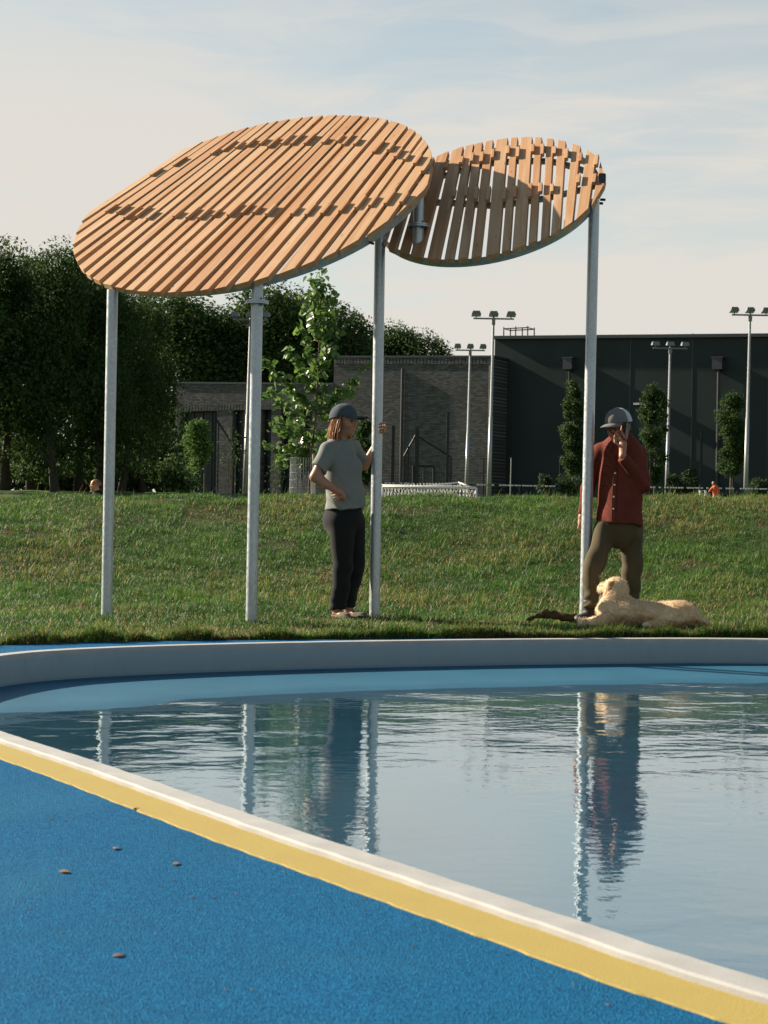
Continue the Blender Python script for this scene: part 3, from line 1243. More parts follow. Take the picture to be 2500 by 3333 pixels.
# closed hedge behind the trees
hb = at(160, 1600, 128)
hg = float(ground_z(hb[0], 128))
lobes = [(xx, r_.uniform(-1, 1), zz_, 1.9, 1.2, 1.5) for xx in np.arange(-13, 11.5, 1.3) for zz_ in (0.8, 2.6, 4.4)]
P, d = crown_points(15000, lobes, 55, 0.5)
V, F, T = leaf_cloud(P, 0.42, 56, (0.018, 0.04, 0.012), (0.05, 0.085, 0.024), normal=d)
hedge = empty('tall_hedge', (hb[0], 128, hg))
obj('foliage', V, F, M_LEAF, hedge, attr=T)
for xx in np.arange(-12, 11, 2.6):
    MB().tube([(xx, 0, 0), (xx + 0.1, 0, 3.0)], 0.09, 6).build('stem', M_BARKDARK, hedge)
tag(hedge, 'dense dark hedge closing the view behind the tree trunks at the left', 'hedge')

# ------------------------------------------------------------------ sports hall and brick wings
k = Mat('grey_brick', (0.12, 0.12, 0.115), 0.9, 0, 0.2)
v = k.coord('Object')
br = k.new('ShaderNodeTexBrick')
mpv = k.coord('Object', (1, 1, 1), (R(90), 0, 0))
k.l.new(mpv, br.inputs['Vector'])
br.inputs['Scale'].default_value = 1.0
br.inputs['Brick Width'].default_value = 0.45
br.inputs['Row Height'].default_value = 0.15
br.inputs['Mortar Size'].default_value = 0.018
br.inputs['Color1'].default_value = (0.065, 0.064, 0.061, 1)
br.inputs['Color2'].default_value = (0.155, 0.148, 0.136, 1)
br.inputs['Mortar'].default_value = (0.035, 0.035, 0.034, 1)
n1 = k.noise(v, 0.35, 5, 0.6)
k.base(k.mix(k.rng(n1, 0.4, 0.75, 0.0, 0.6), br.outputs['Color'], (0.075, 0.075, 0.072)))
k.bump(br.outputs['Fac'], -0.6, 0.03)
M_BRICK = k.m
k = Mat('dark_render', (0.09, 0.105, 0.105), 0.85, 0, 0.25)
v = k.coord('Object')
n1 = k.noise(v, 0.22, 5, 0.6)
k.base(k.ramp(n1, [(0.3, (0.018, 0.027, 0.027)), (0.7, (0.028, 0.038, 0.037))]))
k.bump(k.noise(v, 12, 3, 0.6), 0.2, 0.02)
M_RENDER = k.m
M_COPING = plain('coping_metal', (0.05, 0.055, 0.058), 0.5, 0.4, 0.2)
M_GLASS_DARK = plain('dark_glazing', (0.010, 0.018, 0.021), 0.35, 0.0, 0.3, 2, 0, 0.25)
M_SHUTTER = plain('dark_shutter', (0.022, 0.026, 0.028), 0.6, 0.0, 0.3, 3)

ROTB = R(30)
fdir = np.array([math.cos(ROTB), -math.sin(ROTB), 0])              # along the facades, to the right
fin = np.array([math.sin(ROTB), math.cos(ROTB), 0])                # into the building
RB = np.column_stack([fdir, fin, [0, 0, 1]])
HALL0 = at(1645, 1600, 142.0)
HALL0[2] = 0
DW = 2.8
WING0 = HALL0 - fin * DW                                         # right end of the wing facade


def local_from_px(px, py, O, depth=0.0):
    """(s along facade, z) of the point seen at a pixel on the facade plane through O"""
    r0 = ray(px, py)
    nrm = -fin
    t = ((O + fin * depth - CAM) @ nrm) / (r0 @ nrm)
    q0 = CAM + r0 * t - O
    return q0 @ fdir, (CAM + r0 * t)[2]


SLOPE = -0.034


def slab(s0, s1, y0, y1, zb0, zb1, zt_, sl=None):
    """wall block whose top (and bottom, if zb1 is None) follows the falling parapet"""
    sl = SLOPE if sl is None else sl
    v = []
    for s_ in (s0, s1):
        for y_ in (y0, y1):
            b_ = zb0 if zb1 is not None else zb0 + sl * s_
            v += [(s_, y_, b_), (s_, y_, zt_ + sl * s_)]
    return MB().put(v, [[0, 1, 3, 2], [4, 6, 7, 5], [0, 4, 5, 1], [2, 3, 7, 6], [0, 2, 6, 4], [1, 5, 7, 3]])


def building(name, O, label, group=None):
    root = empty(name, O)
    root.rotation_euler = (0, 0, -ROTB)
    return tag(root, label, 'building', group)


hall = building('sports_hall', HALL0, 'large dark rendered sports hall filling the right background')
zt = local_from_px(2000, 1101, HALL0)[1]
sE = 62.0
GZB = 2.3
smid = local_from_px(2000, 1101, HALL0)[0]
zt -= SLOPE * smid
sH0 = local_from_px(1611, 1103, HALL0)[0]
slab(sH0, sE, 0, 30, GZB - 1, 1, zt).build('wall', M_RENDER, hall)
slab(sH0 - 0.1, sE + 0.1, -0.29, 0.21, zt, None, zt + 0.28).build('coping', M_COPING, hall)
for pxc in (1857, 2342):
    s0, z0 = local_from_px(pxc, 1190, HALL0)
    dp = MB().tube([(s0, -0.22, GZB), (s0, -0.22, z0)], 0.11, 10).build('downpipe', M_DARKSTEEL, hall)
    hb = MB().box((s0 + 0.05, -0.42, z0 + 0.1), (0.85, 0.8, 0.95)).box((s0 + 0.05, -0.42, z0 + 0.62), (1.0, 0.92, 0.1))
    hb.build('hopper', M_COPING, dp)
for pxc in (2252, 2500, 2050):
    s0, z0 = local_from_px(pxc, 1300, HALL0)
    MB().box((s0, -0.012, (zt + GZB) / 2), (0.07, 0.02, zt - GZB - 0.4)).build('panel_joint', M_COPING, hall)
s0, z0 = local_from_px(2085, 1316, HALL0)
MB().box((s0, -0.35, z0), (0.75, 0.7, 0.16)).build('wall_light', plain('pale_metal', (0.6, 0.6, 0.58), 0.5), hall)
# roof access cage
M_PALE = bpy.data.materials['pale_metal']
s0, z0 = local_from_px(1640, 1070, HALL0, 2.0)
s1, z1 = local_from_px(1718, 1070, HALL0, 2.0)
cage = MB()
for yy in (2.0, 3.4):
    for ss in (s0, (s0 + s1) / 2, s1):
        cage.box((ss, yy, (zt + z0) / 2), (0.08, 0.08, abs(z0 - zt) + 0.3))
    cage.box(((s0 + s1) / 2, yy, z0), (s1 - s0 + 0.08, 0.09, 0.09))
for ss in (s0, s1):
    cage.box((ss, 2.7, z0), (0.07, 1.4, 0.07))
cage.build('roof_cage', M_DARKSTEEL, hall)
rs, rz = local_from_px(2190, 1098, HALL0, 3)
MB().tube([(rs, 3, zt + SLOPE * rs - 0.1), (rs, 3, zt + SLOPE * rs + 0.35)], 0.6, 14).build('roof_vent', M_COPING, hall)

wing = building('brick_wing', WING0, 'grey brick wing of medium height projecting left of the sports hall')
ztw = local_from_px(1400, 1164, WING0)[1]
sL = local_from_px(1085, 1300, WING0)[0]
ztw -= SLOPE * local_from_px(1400, 1164, WING0)[0]
slab(sL, 0, 0, DW - 0.02, GZB - 1, 1, ztw).build('wall', M_BRICK, wing)
slab(sL - 0.1, 0.1, -0.1, DW, ztw + 0.003, None, ztw + 0.18).build('coping', M_COPING, wing)
n_s = int(-sL / 0.35)
soldier = MB()
for i in range(n_s):
    soldier.box((sL + 0.2 + i * 0.35, -0.03, ztw - 0.32 + SLOPE * (sL + 0.2 + i * 0.35)), (0.27, 0.08, 0.52))
tag(soldier.build('soldier_course', M_BRICK, wing), kind='stuff')
for pxc in (1311, 1597):
    s0, z0 = local_from_px(pxc, 1300, WING0)
    s0 = min(s0, -0.2)
    MB().tube([(s0, -0.14, GZB), (s0, -0.14, ztw - 0.7)], 0.13, 10).build('downpipe', M_DARKSTEEL, wing)

LOW0 = WING0 + fdir * sL
low = building('low_brick_wing', LOW0, 'low grey brick wing with tall dark openings between the trees and the young lime')
ztl = local_from_px(800, 1250, LOW0)[1]
zbf = local_from_px(800, 1335, LOW0)[1]
sL2 = local_from_px(572, 1300, LOW0)[0]
sm8 = local_from_px(800, 1250, LOW0)[0]
ztl -= SLOPE * sm8
slab(sL2, 0, 0, 6.0, zbf, 1, ztl).build('fascia', M_BRICK, low)
slab(sL2 - 0.1, 0.05, -0.1, 6.05, ztl + 0.003, None, ztl + 0.16).build('coping', M_COPING, low)
sol = MB()
for i in range(int(-sL2 / 0.35)):
    sol.box((sL2 + 0.2 + i * 0.35, -0.025, zbf + 0.30), (0.27, 0.07, 0.56))
tag(sol.build('soldier_course', M_BRICK, low), kind='stuff')
openings = [(588, 706), (756, 793), (850, 883), (913, 948), (980, 1015)]
edges = [sL2] + [local_from_px(e, 1400, LOW0)[0] for p_ in openings for e in p_] + [0.0]
for i in range(0, len(edges), 2):
    a0, a1 = edges[i], edges[i + 1]
    MB().box(((a0 + a1) / 2, 0.45, (zbf + GZB) / 2 - 0.5), (a1 - a0, 0.9, zbf - GZB + 1)).build('pier', M_BRICK, low)
for i in range(1, len(edges) - 1, 2):
    a0, a1 = edges[i], edges[i + 1]
    wnd = MB().box(((a0 + a1) / 2, 0.75, (zbf + GZB) / 2), (a1 - a0, 0.1, zbf - GZB)).build('window', M_GLASS_DARK, low)
    fr = MB()
    nmul = 4 if i == 1 else 1
    for j in range(nmul + 1):
        fr.box((a0 + (a1 - a0) * j / nmul, 0.66, (zbf + GZB) / 2), (0.12, 0.08, zbf - GZB))
    fr.box(((a0 + a1) / 2, 0.66, GZB + 3.4), (a1 - a0, 0.08, 0.14))
    fr.build('frame', M_SHUTTER, wnd)
MB().box((sL2 / 2, 3.6, (zbf + GZB) / 2), (-sL2, 4.8, zbf - GZB)).build('inner_wall', M_SHUTTER, low)

# ------------------------------------------------------------------ floodlight masts
M_MAST = plain('mast_paint', (0.33, 0.33, 0.315), 0.45, 0.3, 0.1, 4)
M_LAMP = plain('lamp_housing', (0.16, 0.17, 0.17), 0.5, 0.3, 0.15, 4)
M_LENS = plain('lamp_glass', (0.55, 0.53, 0.48), 0.25, 0.0, 0.1, 4)


def mast(px_top, py_top, px_base, y, half_px, face, label):
    top = at(px_top, py_top, y)
    bs = at(px_base, 1605, y)
    gz = float(ground_z(bs[0], y))
    root = empty('floodlight_mast', (bs[0], y, gz))
    h = top[2] - gz
    lean = top[0] - bs[0]
    hw = half_px * y / FPX
    zz_ = np.array([0, 0.45 * h, 0.45 * h, h])
    MB().tube([(lean * z / h, 0, z) for z in zz_], [0.16, 0.125, 0.105, 0.075], 12).build('pole', M_MAST, root, True)
    MB().box((lean, 0, h - 0.15), (hw * 2, 0.1, 0.1)).box((lean, 0, h - 0.35), (0.22, 0.22, 0.4)).build('crossbar', M_LAMP, root)
    for sx_ in (-0.86, 0.0, 0.86):
        cx_ = lean + sx_ * hw
        w, d, hh = 0.46 * hw, 0.62, 0.30
        f = face
        v8 = [(-w / 2, -d / 2, -hh * 0.1), (w / 2, -d / 2, -hh * 0.1), (w / 2, d / 2, -hh * 0.5), (-w / 2, d / 2, -hh * 0.5),
              (-w * 0.36, -d * 0.3, hh * 0.62), (w * 0.36, -d * 0.3, hh * 0.62), (w * 0.4, d * 0.42, hh * 0.5), (-w * 0.4, d * 0.42, hh * 0.5)]
        v8 = np.array(v8)
        v8[:, 1] *= f
        lm = MB().put(v8 + np.array([cx_, 0, h + 0.16]), [[3, 2, 1, 0], [4, 5, 6, 7], [0, 1, 5, 4], [1, 2, 6, 5], [2, 3, 7, 6], [3, 0, 4, 7]]).build('floodlight', M_LAMP, root)
        lv = v8[:4] * np.array([0.86, 0.86, 1]) + np.array([cx_, 0, h + 0.16 - 0.012])
        MB().put(lv, [[3, 2, 1, 0]]).build('lens', M_LENS, lm)
        MB().tube([(cx_, 0, h - 0.12), (cx_, 0, h + 0.12)], 0.04, 6).build('bracket', M_LAMP, lm)
    return tag(root, label, 'floodlight', 'floodlight masts round the sports field')


mast(1607, 1030, 1591, 106, 66, 1, 'tall floodlight mast in front of the corner where brick wing meets hall')
mast(1531, 1134, 1518, 124, 48, 1, 'shorter floodlight mast left of the hall corner, before the brick wing')
mast(2442, 1018, 2427, 104, 60, 1, 'floodlight mast at the right edge of the picture')
mast(2182, 1127, 2170, 118, 56, -1, 'floodlight mast behind the man in the red shirt, lamps turned away')
mast(816, 1033, 798, 100, 58, -1, 'floodlight mast hidden close behind the second shelter post')

# ------------------------------------------------------------------ young lime tree on the crest
LY = 24.5
def lp(px, py, dy=0.0):
    return at(px, py, LY + dy)


M_LIME = leaf_mat('lime_leaf', (0.1, 0.18, 0.04), (0.1, 0.2, 0.05), 0.4, 0.38, 0.4)
lbase = lp(1003, 1602)
gz = float(ground_z(lbase[0], LY))
lime = empty('young_lime_tree', (lbase[0], LY, gz))
tag(lime, 'young lime tree with large heart shaped leaves behind the woman', 'tree')
o3 = np.array([lbase[0], LY, gz])
lead = [np.array([lbase[0], LY, gz]), lp(1012, 1480), lp(1028, 1350), lp(1036, 1200), lp(1044, 1050), lp(1044, 960), lp(1040, 885)]
tr_ = MB().tube([q - o3 for q in lead], [0.026, 0.022, 0.018, 0.015, 0.011, 0.008, 0.004], 9)
tr_.build('trunk', M_BARK, lime, True)
tips = [(865, 1165, 1330), (868, 1265, 1380), (868, 1368, 1400), (868, 1448, 1450), (905, 1490, 1460), (955, 1455, 1470), (985, 1500, 1440), (1192, 1185, 1340), (1155, 1245, 1330), (1110, 1330, 1350), (1090, 1420, 1400),
        (935, 1128, 1270), (985, 1065, 1210), (1105, 1075, 1200), (1095, 1000, 1120), (995, 965, 1090), (1080, 930, 1040), (1015, 905, 1010), (960, 1330, 1390), (920, 1220, 1340), (1060, 1260, 1340), (1010, 1180, 1290), (940, 1400, 1430), (1030, 1440, 1420), (1000, 1010, 1120), (1065, 1130, 1230)]
lr = np.random.default_rng(77)
LP_, LN_ = [], []
bm_ = MB()
for (tx, ty, fy) in tips:
    # start point on the leader
    ys = [1602, 1480, 1350, 1200, 1050, 960, 885][::-1]
    xs_ = [1003, 1012, 1028, 1036, 1044, 1044, 1040][::-1]
    sx0 = np.interp(fy, ys, xs_)
    dy = lr.uniform(-0.45, 0.45)
    a0, a2 = lp(sx0, fy), lp(tx, ty, dy)
    a1 = lp(sx0 + (tx - sx0) * 0.55, fy + (ty - fy) * 0.35, dy * 0.5)
    tt = np.linspace(0, 1, 9)[:, None]
    path = (1 - tt) ** 2 * a0 + 2 * tt * (1 - tt) * a1 + tt ** 2 * a2
    bm_.tube(path - o3, np.linspace(0.009, 0.0025, 9), 5)
    L = np.linalg.norm(a2 - a0)
    for i in range(int(16 + L * 36)):
        t = lr.uniform(0.22, 1.05)
        q0 = np.array([np.interp(t, tt[:, 0], path[:, j]) for j in range(3)]) + lr.normal(0, 0.058, 3) * np.array([1, 1, 0.8])
        q0[2] -= lr.uniform(0, 0.06)
        LP_.append(q0 - o3)
for i in range(100):
    t = lr.uniform(0.45, 1.02)
    q0 = np.array([np.interp(t * (len(lead) - 1), range(len(lead)), [l[j] for l in lead]) for j in range(3)]) + lr.normal(0, 0.06, 3)
    LP_.append(q0 - o3)
bm_.build('branches', M_BARK, lime, True)
LP_ = np.array(LP_)
V, F, T = leaf_cloud(LP_, 0.108, 78, (0.045, 0.10, 0.022), (0.17, 0.26, 0.06), 'heart', up=0.1)
tag(obj('leaves', V, F, M_LIME, lime, attr=T), kind='stuff')

# wire guard round its stem
cage = empty('tree_guard', (lp(985, 1600)[0], LY - 0.1, gz))
tag(cage, 'cylindrical wire mesh guard standing round the stem of the young lime tree', 'tree guard')
M_WIRE = plain('guard_wire', (0.32, 0.34, 0.35), 0.5, 0.6, 0.1)
gh = lp(985, 1492)[2] - gz
wm_ = MB()
for i in range(30):
    a = i * 2 * math.pi / 30
    wm_.tube([(0.2 * math.cos(a), 0.2 * math.sin(a), -0.02), (0.19 * math.cos(a), 0.19 * math.sin(a), gh)], 0.0017, 4)
wm_.build('upright_wires', M_WIRE, cage)
wm_ = MB()
for z in np.linspace(0.04, gh, 9):
    th_ = np.linspace(0, 2 * np.pi, 33)
    wm_.tube(np.stack([0.196 * np.cos(th_), 0.196 * np.sin(th_), np.full(33, z)], 1), 0.0016, 4, False)
wm_.build('hoop_wires', M_WIRE, cage)
stk = lp(1020, 1602)
b = MB().tube([(0, 0, -0.05), (0.0, 0, lp(1024, 1480)[2] - float(ground_z(stk[0], LY - 0.25)))], 0.014, 8)
so = b.build('tree_stake', plain('pale_stake', (0.5, 0.42, 0.30), 0.8, 0, 0.2, 20), None, False, (stk[0], LY - 0.25, float(ground_z(stk[0], LY - 0.25))))
tag(so, 'thin pale wooden stake beside the wire tree guard', 'stake')

# ------------------------------------------------------------------ smaller trees and shrubs


def small_tree(name, px, y, crown_px, n, size, label, cat='tree', group=None, c0=(0.05, 0.10, 0.022), c1=(0.13, 0.21, 0.05), trunk_r=0.04, seed=1):
    x0, y0, x1, y1 = crown_px
    A, B_ = at(x0, y1, y), at(x1, y0, y)
    bs = at(px, 1600, y)
    gz = float(ground_z(bs[0], y))
    root = empty(name, (bs[0], y, gz))
    cx_, w = (A[0] + B_[0]) / 2 - bs[0], (B_[0] - A[0]) / 2
    z0, z1 = A[2] - gz, B_[2] - gz
    r_ = np.random.default_rng(seed)
    lobes = []
    for i in range(60):
        t = r_.random()
        prof = math.sin(math.pi * (0.12 + 0.8 * t)) ** 0.7
        s_ = w * r_.uniform(0.16, 0.55)
        lobes.append((cx_ + r_.uniform(-1, 1) * w * prof * 0.75, r_.uniform(-1, 1) * w * prof * 0.75, z0 + (z1 - z0) * (0.05 + 0.9 * t), s_, s_, s_ * 0.9))
    lobes.append((cx_, 0, z1 - 0.12 * (z1 - z0), w * 0.18, w * 0.18, (z1 - z0) * 0.11))
    P, d = crown_points(n, lobes, seed + 1, 0.25)
    P = P + np.random.default_rng(seed + 9).normal(0, 0.09 * w, P.shape)
    V, F, T = leaf_cloud(P, size, seed + 2, c0, c1, normal=d)
    obj('crown', V, F, M_LEAF, root, attr=T)
    MB().tube([(0, 0, -0.05), (0.01, 0, z0), (cx_ * 0.7, 0, z0 + (z1 - z0) * 0.6)], [trunk_r, trunk_r * 0.8, trunk_r * 0.3], 8).build('trunk', M_BARK, root, True)
    return tag(root, label, cat, group)


small_tree('small_tree', 664, 58, (598, 1372, 702, 1518), 4200, 0.10, 'small bright green tree with thin trunk between the first and second posts', seed=3, trunk_r=0.035)
G4 = 'columnar trees before the sports hall'
small_tree('columnar_tree', 1866, 112, (1822, 1232, 1912, 1560), 11000, 0.16, 'columnar tree just left of the right-hand shelter post, before the hall', 'tree', G4, (0.02, 0.045, 0.013), (0.055, 0.095, 0.024), 0.09, 11)
small_tree('columnar_tree', 2130, 114, (2082, 1238, 2180, 1575), 11000, 0.16, 'columnar tree before the hall, right behind the man in the red shirt', 'tree', G4, (0.02, 0.045, 0.013), (0.055, 0.095, 0.024), 0.09, 12)
small_tree('columnar_tree', 2378, 110, (2330, 1275, 2432, 1560), 11000, 0.16, 'columnar tree before the hall near the right picture edge', 'tree', G4, (0.02, 0.045, 0.013), (0.06, 0.105, 0.026), 0.09, 13)
for i, (px, w, top, lb) in enumerate([(1775, 28, 1548, 'low shrub at the foot of the hall between mast and right-hand post'),
                                      (1850, 48, 1552, 'wide low shrub left of the right-hand shelter post'),
                                      (2245, 34, 1520, 'airy grey green shrub before the hall right of the man'),
                                      (2190, 26, 1548, 'low shrub close to the floodlight mast behind the man'),
                                      (2475, 40, 1565, 'low shrub at the right picture edge below the last mast')]):
    small_tree('shrub', px, 108, (px - w, top, px + w, 1606), 1500, 0.16, lb, 'shrub', 'shrubs at the foot of the sports hall', (0.025, 0.045, 0.02), (0.065, 0.09, 0.04), 0.03, 31 + i)
small_tree('dark_shrub', 1200, 66, (1150, 1360, 1222, 1590), 3000, 0.13, 'dark leafy tree half hidden between the woman and the third post', 'tree', None, (0.02, 0.045, 0.014), (0.05, 0.085, 0.022), 0.05, 41)
for i, (px, tp, lb) in enumerate([(752, 1405, 'thin staked sapling with few leaves left of the second post'), (900, 1500, 'thin staked sapling with few leaves right of the second post')]):
    y = 50 + i
    bs = at(px, 1600, y)
    gz = float(ground_z(bs[0], y))
    root = empty('staked_sapling', (bs[0], y, gz))
    h = at(px, tp, y)[2] - gz
    MB().tube([(0, 0, 0), (0.03, 0, h * 0.6), (0.1, 0, h)], [0.02, 0.014, 0.005], 6).build('trunk', M_BARK, root)
    for dx in (-0.1, 0.12):
        MB().tube([(dx, 0, 0), (dx, 0, h * (0.72 if i == 0 else 0.5))], 0.022, 6).build('stake', M_BARK, root)
    P = np.random.default_rng(90 + i).normal(0, 1, (170, 3)) * np.array([0.22, 0.22, h * 0.17]) + np.array([0.05, 0, h * 0.78])
    V, F, T = leaf_cloud(P, 0.085, 95 + i, (0.03, 0.06, 0.02), (0.07, 0.11, 0.03))
    obj('crown', V, F, M_LEAF, root, attr=T)
    tag(root, lb, 'sapling', 'staked saplings on the field edge')

# ------------------------------------------------------------------ fences, barrier, goal
M_FENCE = plain('fence_steel', (0.018, 0.02, 0.02), 0.5, 0.3, 0.2)


def px_bar(mb, p0, p1, y, r, o):
    mb.tube([at(*p0, y) - o, at(*p1, y) - o], r, 8)


def fence(name, y, posts, braces, gate, label, net_px=None):
    b0 = at(posts[0][0], 1600, y)
    o = np.array([b0[0], y, float(ground_z(b0[0], y))])
    root = empty(name, o)
    for (px, top, w) in posts:
        q = at(px, top, y)
        g = float(ground_z(q[0], y))
        MB().box(np.array([q[0], y, (q[2] + g) / 2 - 0.1]) - o, (w * 0.62, w * 0.62, q[2] - g + 0.2)).build('post', M_FENCE, root)
    for (p0, p1) in braces:
        m = MB()
        px_bar(m, p0, p1, y, 0.07, o)
        m.build('brace', M_FENCE, root)
    if gate:
        x0, x1, yt = gate
        m = MB()
        px_bar(m, (x0, 1606), (x0, yt), y, 0.09, o)
        px_bar(m, (x1, 1606), (x1, yt), y, 0.09, o)
        px_bar(m, (x0, yt), (x1, yt), y, 0.07, o)
        px_bar(m, ((x0 + x1) / 2, 1606), ((x0 + x1) / 2, yt), y, 0.05, o)
        m.build('gate_frame', M_FENCE, root)
    if net_px:
        x0, x1, yt = net_px
        m = MB()
        for px in np.arange(x0, x1, 6):
            px_bar(m, (px, 1606), (px, yt), y, 0.008, o)
        for py in np.arange(yt, 1606, 9):
            px_bar(m, (x0, py), (x1, py), y, 0.008, o)
        tag(m.build('wire_mesh', M_FENCE, root), kind='stuff')
    return tag(root, label, 'fence')


fence('steel_fence', 112, [(1281, 1386, 0.36), (1357, 1392, 0.4), (1362, 1400, 0.2), (1318, 1486, 0.24), (1330, 1452, 0.2), (1459, 1342, 0.3), (1468, 1486, 0.2), (1575, 1490, 0.14)],
      [((1316, 1484), (1354, 1416)), ((1364, 1422), (1466, 1486))], (1346, 1412, 1517), 'dark steel ball fence with braces and gate before the brick wing', (1240, 1600, 1486))
fence('steel_fence', 113, [(2256, 1345, 0.26), (2284, 1400, 0.24), (2388, 1470, 0.2), (2118, 1460, 0.14), (1824, 1490, 0.16), (1848, 1210, 0.16), (2105, 1500, 0.12)],
      [], None, 'row of dark steel fence posts before the hall, right of the shelter post')
fence('steel_fence', 111, [(703, 1345, 0.24), (712, 1370, 0.12), (590, 1340, 0.2)], [((704, 1365), (760, 1450))], None, 'dark steel fence posts before the low brick wing at the left')
q = at(1663, 1490, 96)
g = float(ground_z(q[0], 96))
so = MB().tube([(0, 0, 0), (0.02, 0, q[2] - g)], 0.03, 8).build('thin_pole', M_MAST, None, False, (q[0], 96, g))
tag(so, 'thin pale pole right of the tall mast by the hall corner', 'pole')

M_TAPE = plain('white_tape', (0.66, 0.64, 0.6), 0.7)
for (x0, x1, ya, yb, lb) in ((1240, 1812, 1572, 1583, 'white taped rope barrier along the field behind the goal'), (2090, 2510, 1586, 1592, 'white taped rope barrier along the field right of the man')):
    y = 98
    o = at(x0, ya, y)
    root = empty('rope_barrier', o)
    n = 46
    m = MB()
    r_ = np.random.default_rng(int(x0))
    for i in range(n):
        if r_.random() < 0.2:
            continue
        ta, tb = i / n, (i + r_.uniform(0.4, 0.9)) / n
        pa, pb = at(x0 + (x1 - x0) * ta, ya + (yb - ya) * ta, y), at(x0 + (x1 - x0) * tb, ya + (yb - ya) * tb, y)
        m.tube([pa - o, pb - o], 0.045, 5)
    m.build('tape', M_TAPE, root)
    MB().tube([at(x0 + (x1 - x0) * t, ya + (yb - ya) * t, y) - o for t in np.linspace(0, 1, 8)], 0.02, 5).build('rope', M_FENCE, root)
    for t in np.linspace(0.02, 0.98, 6):
        pt = at(x0 + (x1 - x0) * t, ya + (yb - ya) * t, y)
        MB().tube([(pt - o) * np.array([1, 1, 0]) + np.array([0, 0, float(ground_z(pt[0], y)) - o[2]]), pt - o], 0.04, 6).build('post', M_FENCE, root)
    tag(root, lb, 'barrier', 'taped rope barriers on the far field')

# goal with net
GY_ = 60.0
M_WHITE = plain('white_frame', (0.72, 0.69, 0.64), 0.5, 0, 0.06)
go_ = at(1390, 1600, GY_)
goal = empty('football_goal', (go_[0], GY_, float(ground_z(go_[0], GY_))))
og = np.array([go_[0], GY_, float(ground_z(go_[0], GY_))])
a0, a1 = at(1245, 1584, GY_), at(1550, 1588, GY_)
g0, g1 = a0.copy(), a1.copy()
g0[2] = g1[2] = og[2]
b0, b1 = at(1225, 1578, GY_ + 1.0), at(1520, 1586, GY_ + 1.0)
bpk = at(1492, 1570, GY_ + 1.0)
MB().tube([a0 - og, a1 - og], 0.045, 10).build('crossbar', M_WHITE, goal, True)
MB().tube([g0 - og, a0 - og], 0.045, 10).build('upright', M_WHITE, goal, True)
MB().tube([g1 - og, a1 - og], 0.045, 10).build('upright', M_WHITE, goal, True)
MB().tube([b0 - og, (b0 * 0.45 + b1 * 0.55) - og + np.array([0, 0, 0.0]), bpk - og], 0.028, 8).build('back_bar', M_WHITE, goal, True)
MB().tube([bpk - og, at(1536, 1586, GY_ + .6) - og], 0.028, 8).build('back_bar', M_WHITE, goal, True)
m = MB()
nn_ = 26
for i in range(nn_ + 1):
    t = i / nn_
    top_ = a0 * (1 - t) + a1 * t
    xb = b0 * (1 - t) + bpk * t if t < 0.9 else bpk * (1 - (t - 0.9) * 10) + b1 * (t - 0.9) * 10
    low_ = xb.copy()
    for sgn in (-1, 1):
        t2 = min(1, max(0, t + sgn * 0.09))
        e_ = a0 * (1 - t2) + a1 * t2
        e_[2] = og[2]
        m.tube([top_ - og, (top_ + xb) / 2 - og, ], 0.009, 4)
        e_[1] += 0.6
        m.tube([xb - og, e_ - og], 0.009, 4)
        e2 = e_.copy()
        e2[1] -= 0.55
        m.tube([top_ - og, e2 - og], 0.009, 4)
tag(m.build('net', M_WHITE, goal), kind='stuff')
tag(goal, 'small white football goal with sagging net on the field behind the third post', 'goal')
bo = at(2288, 1612, 96)
m = MB()
for dx in (-0.14, 0.14):
    m.box((dx, 0, 0.55), (0.09, 0.09, 1.1))
for z in (0.2, 0.5, 0.8, 1.05):
    m.box((0, 0, z), (0.3, 0.05, 0.05))
gz = float(ground_z(bo[0], 96))
so = m.build('marker_frame', M_WHITE, None, False, (bo[0], 96, gz))
so.scale = (1.2, 1.2, (at(2288, 1596, 96)[2] - gz) / 1.1)
tag(so, 'small white ladder-like marker frame standing left of the orange-shirted person', 'marker')

# ------------------------------------------------------------------ bodies: smooth implicit surfaces


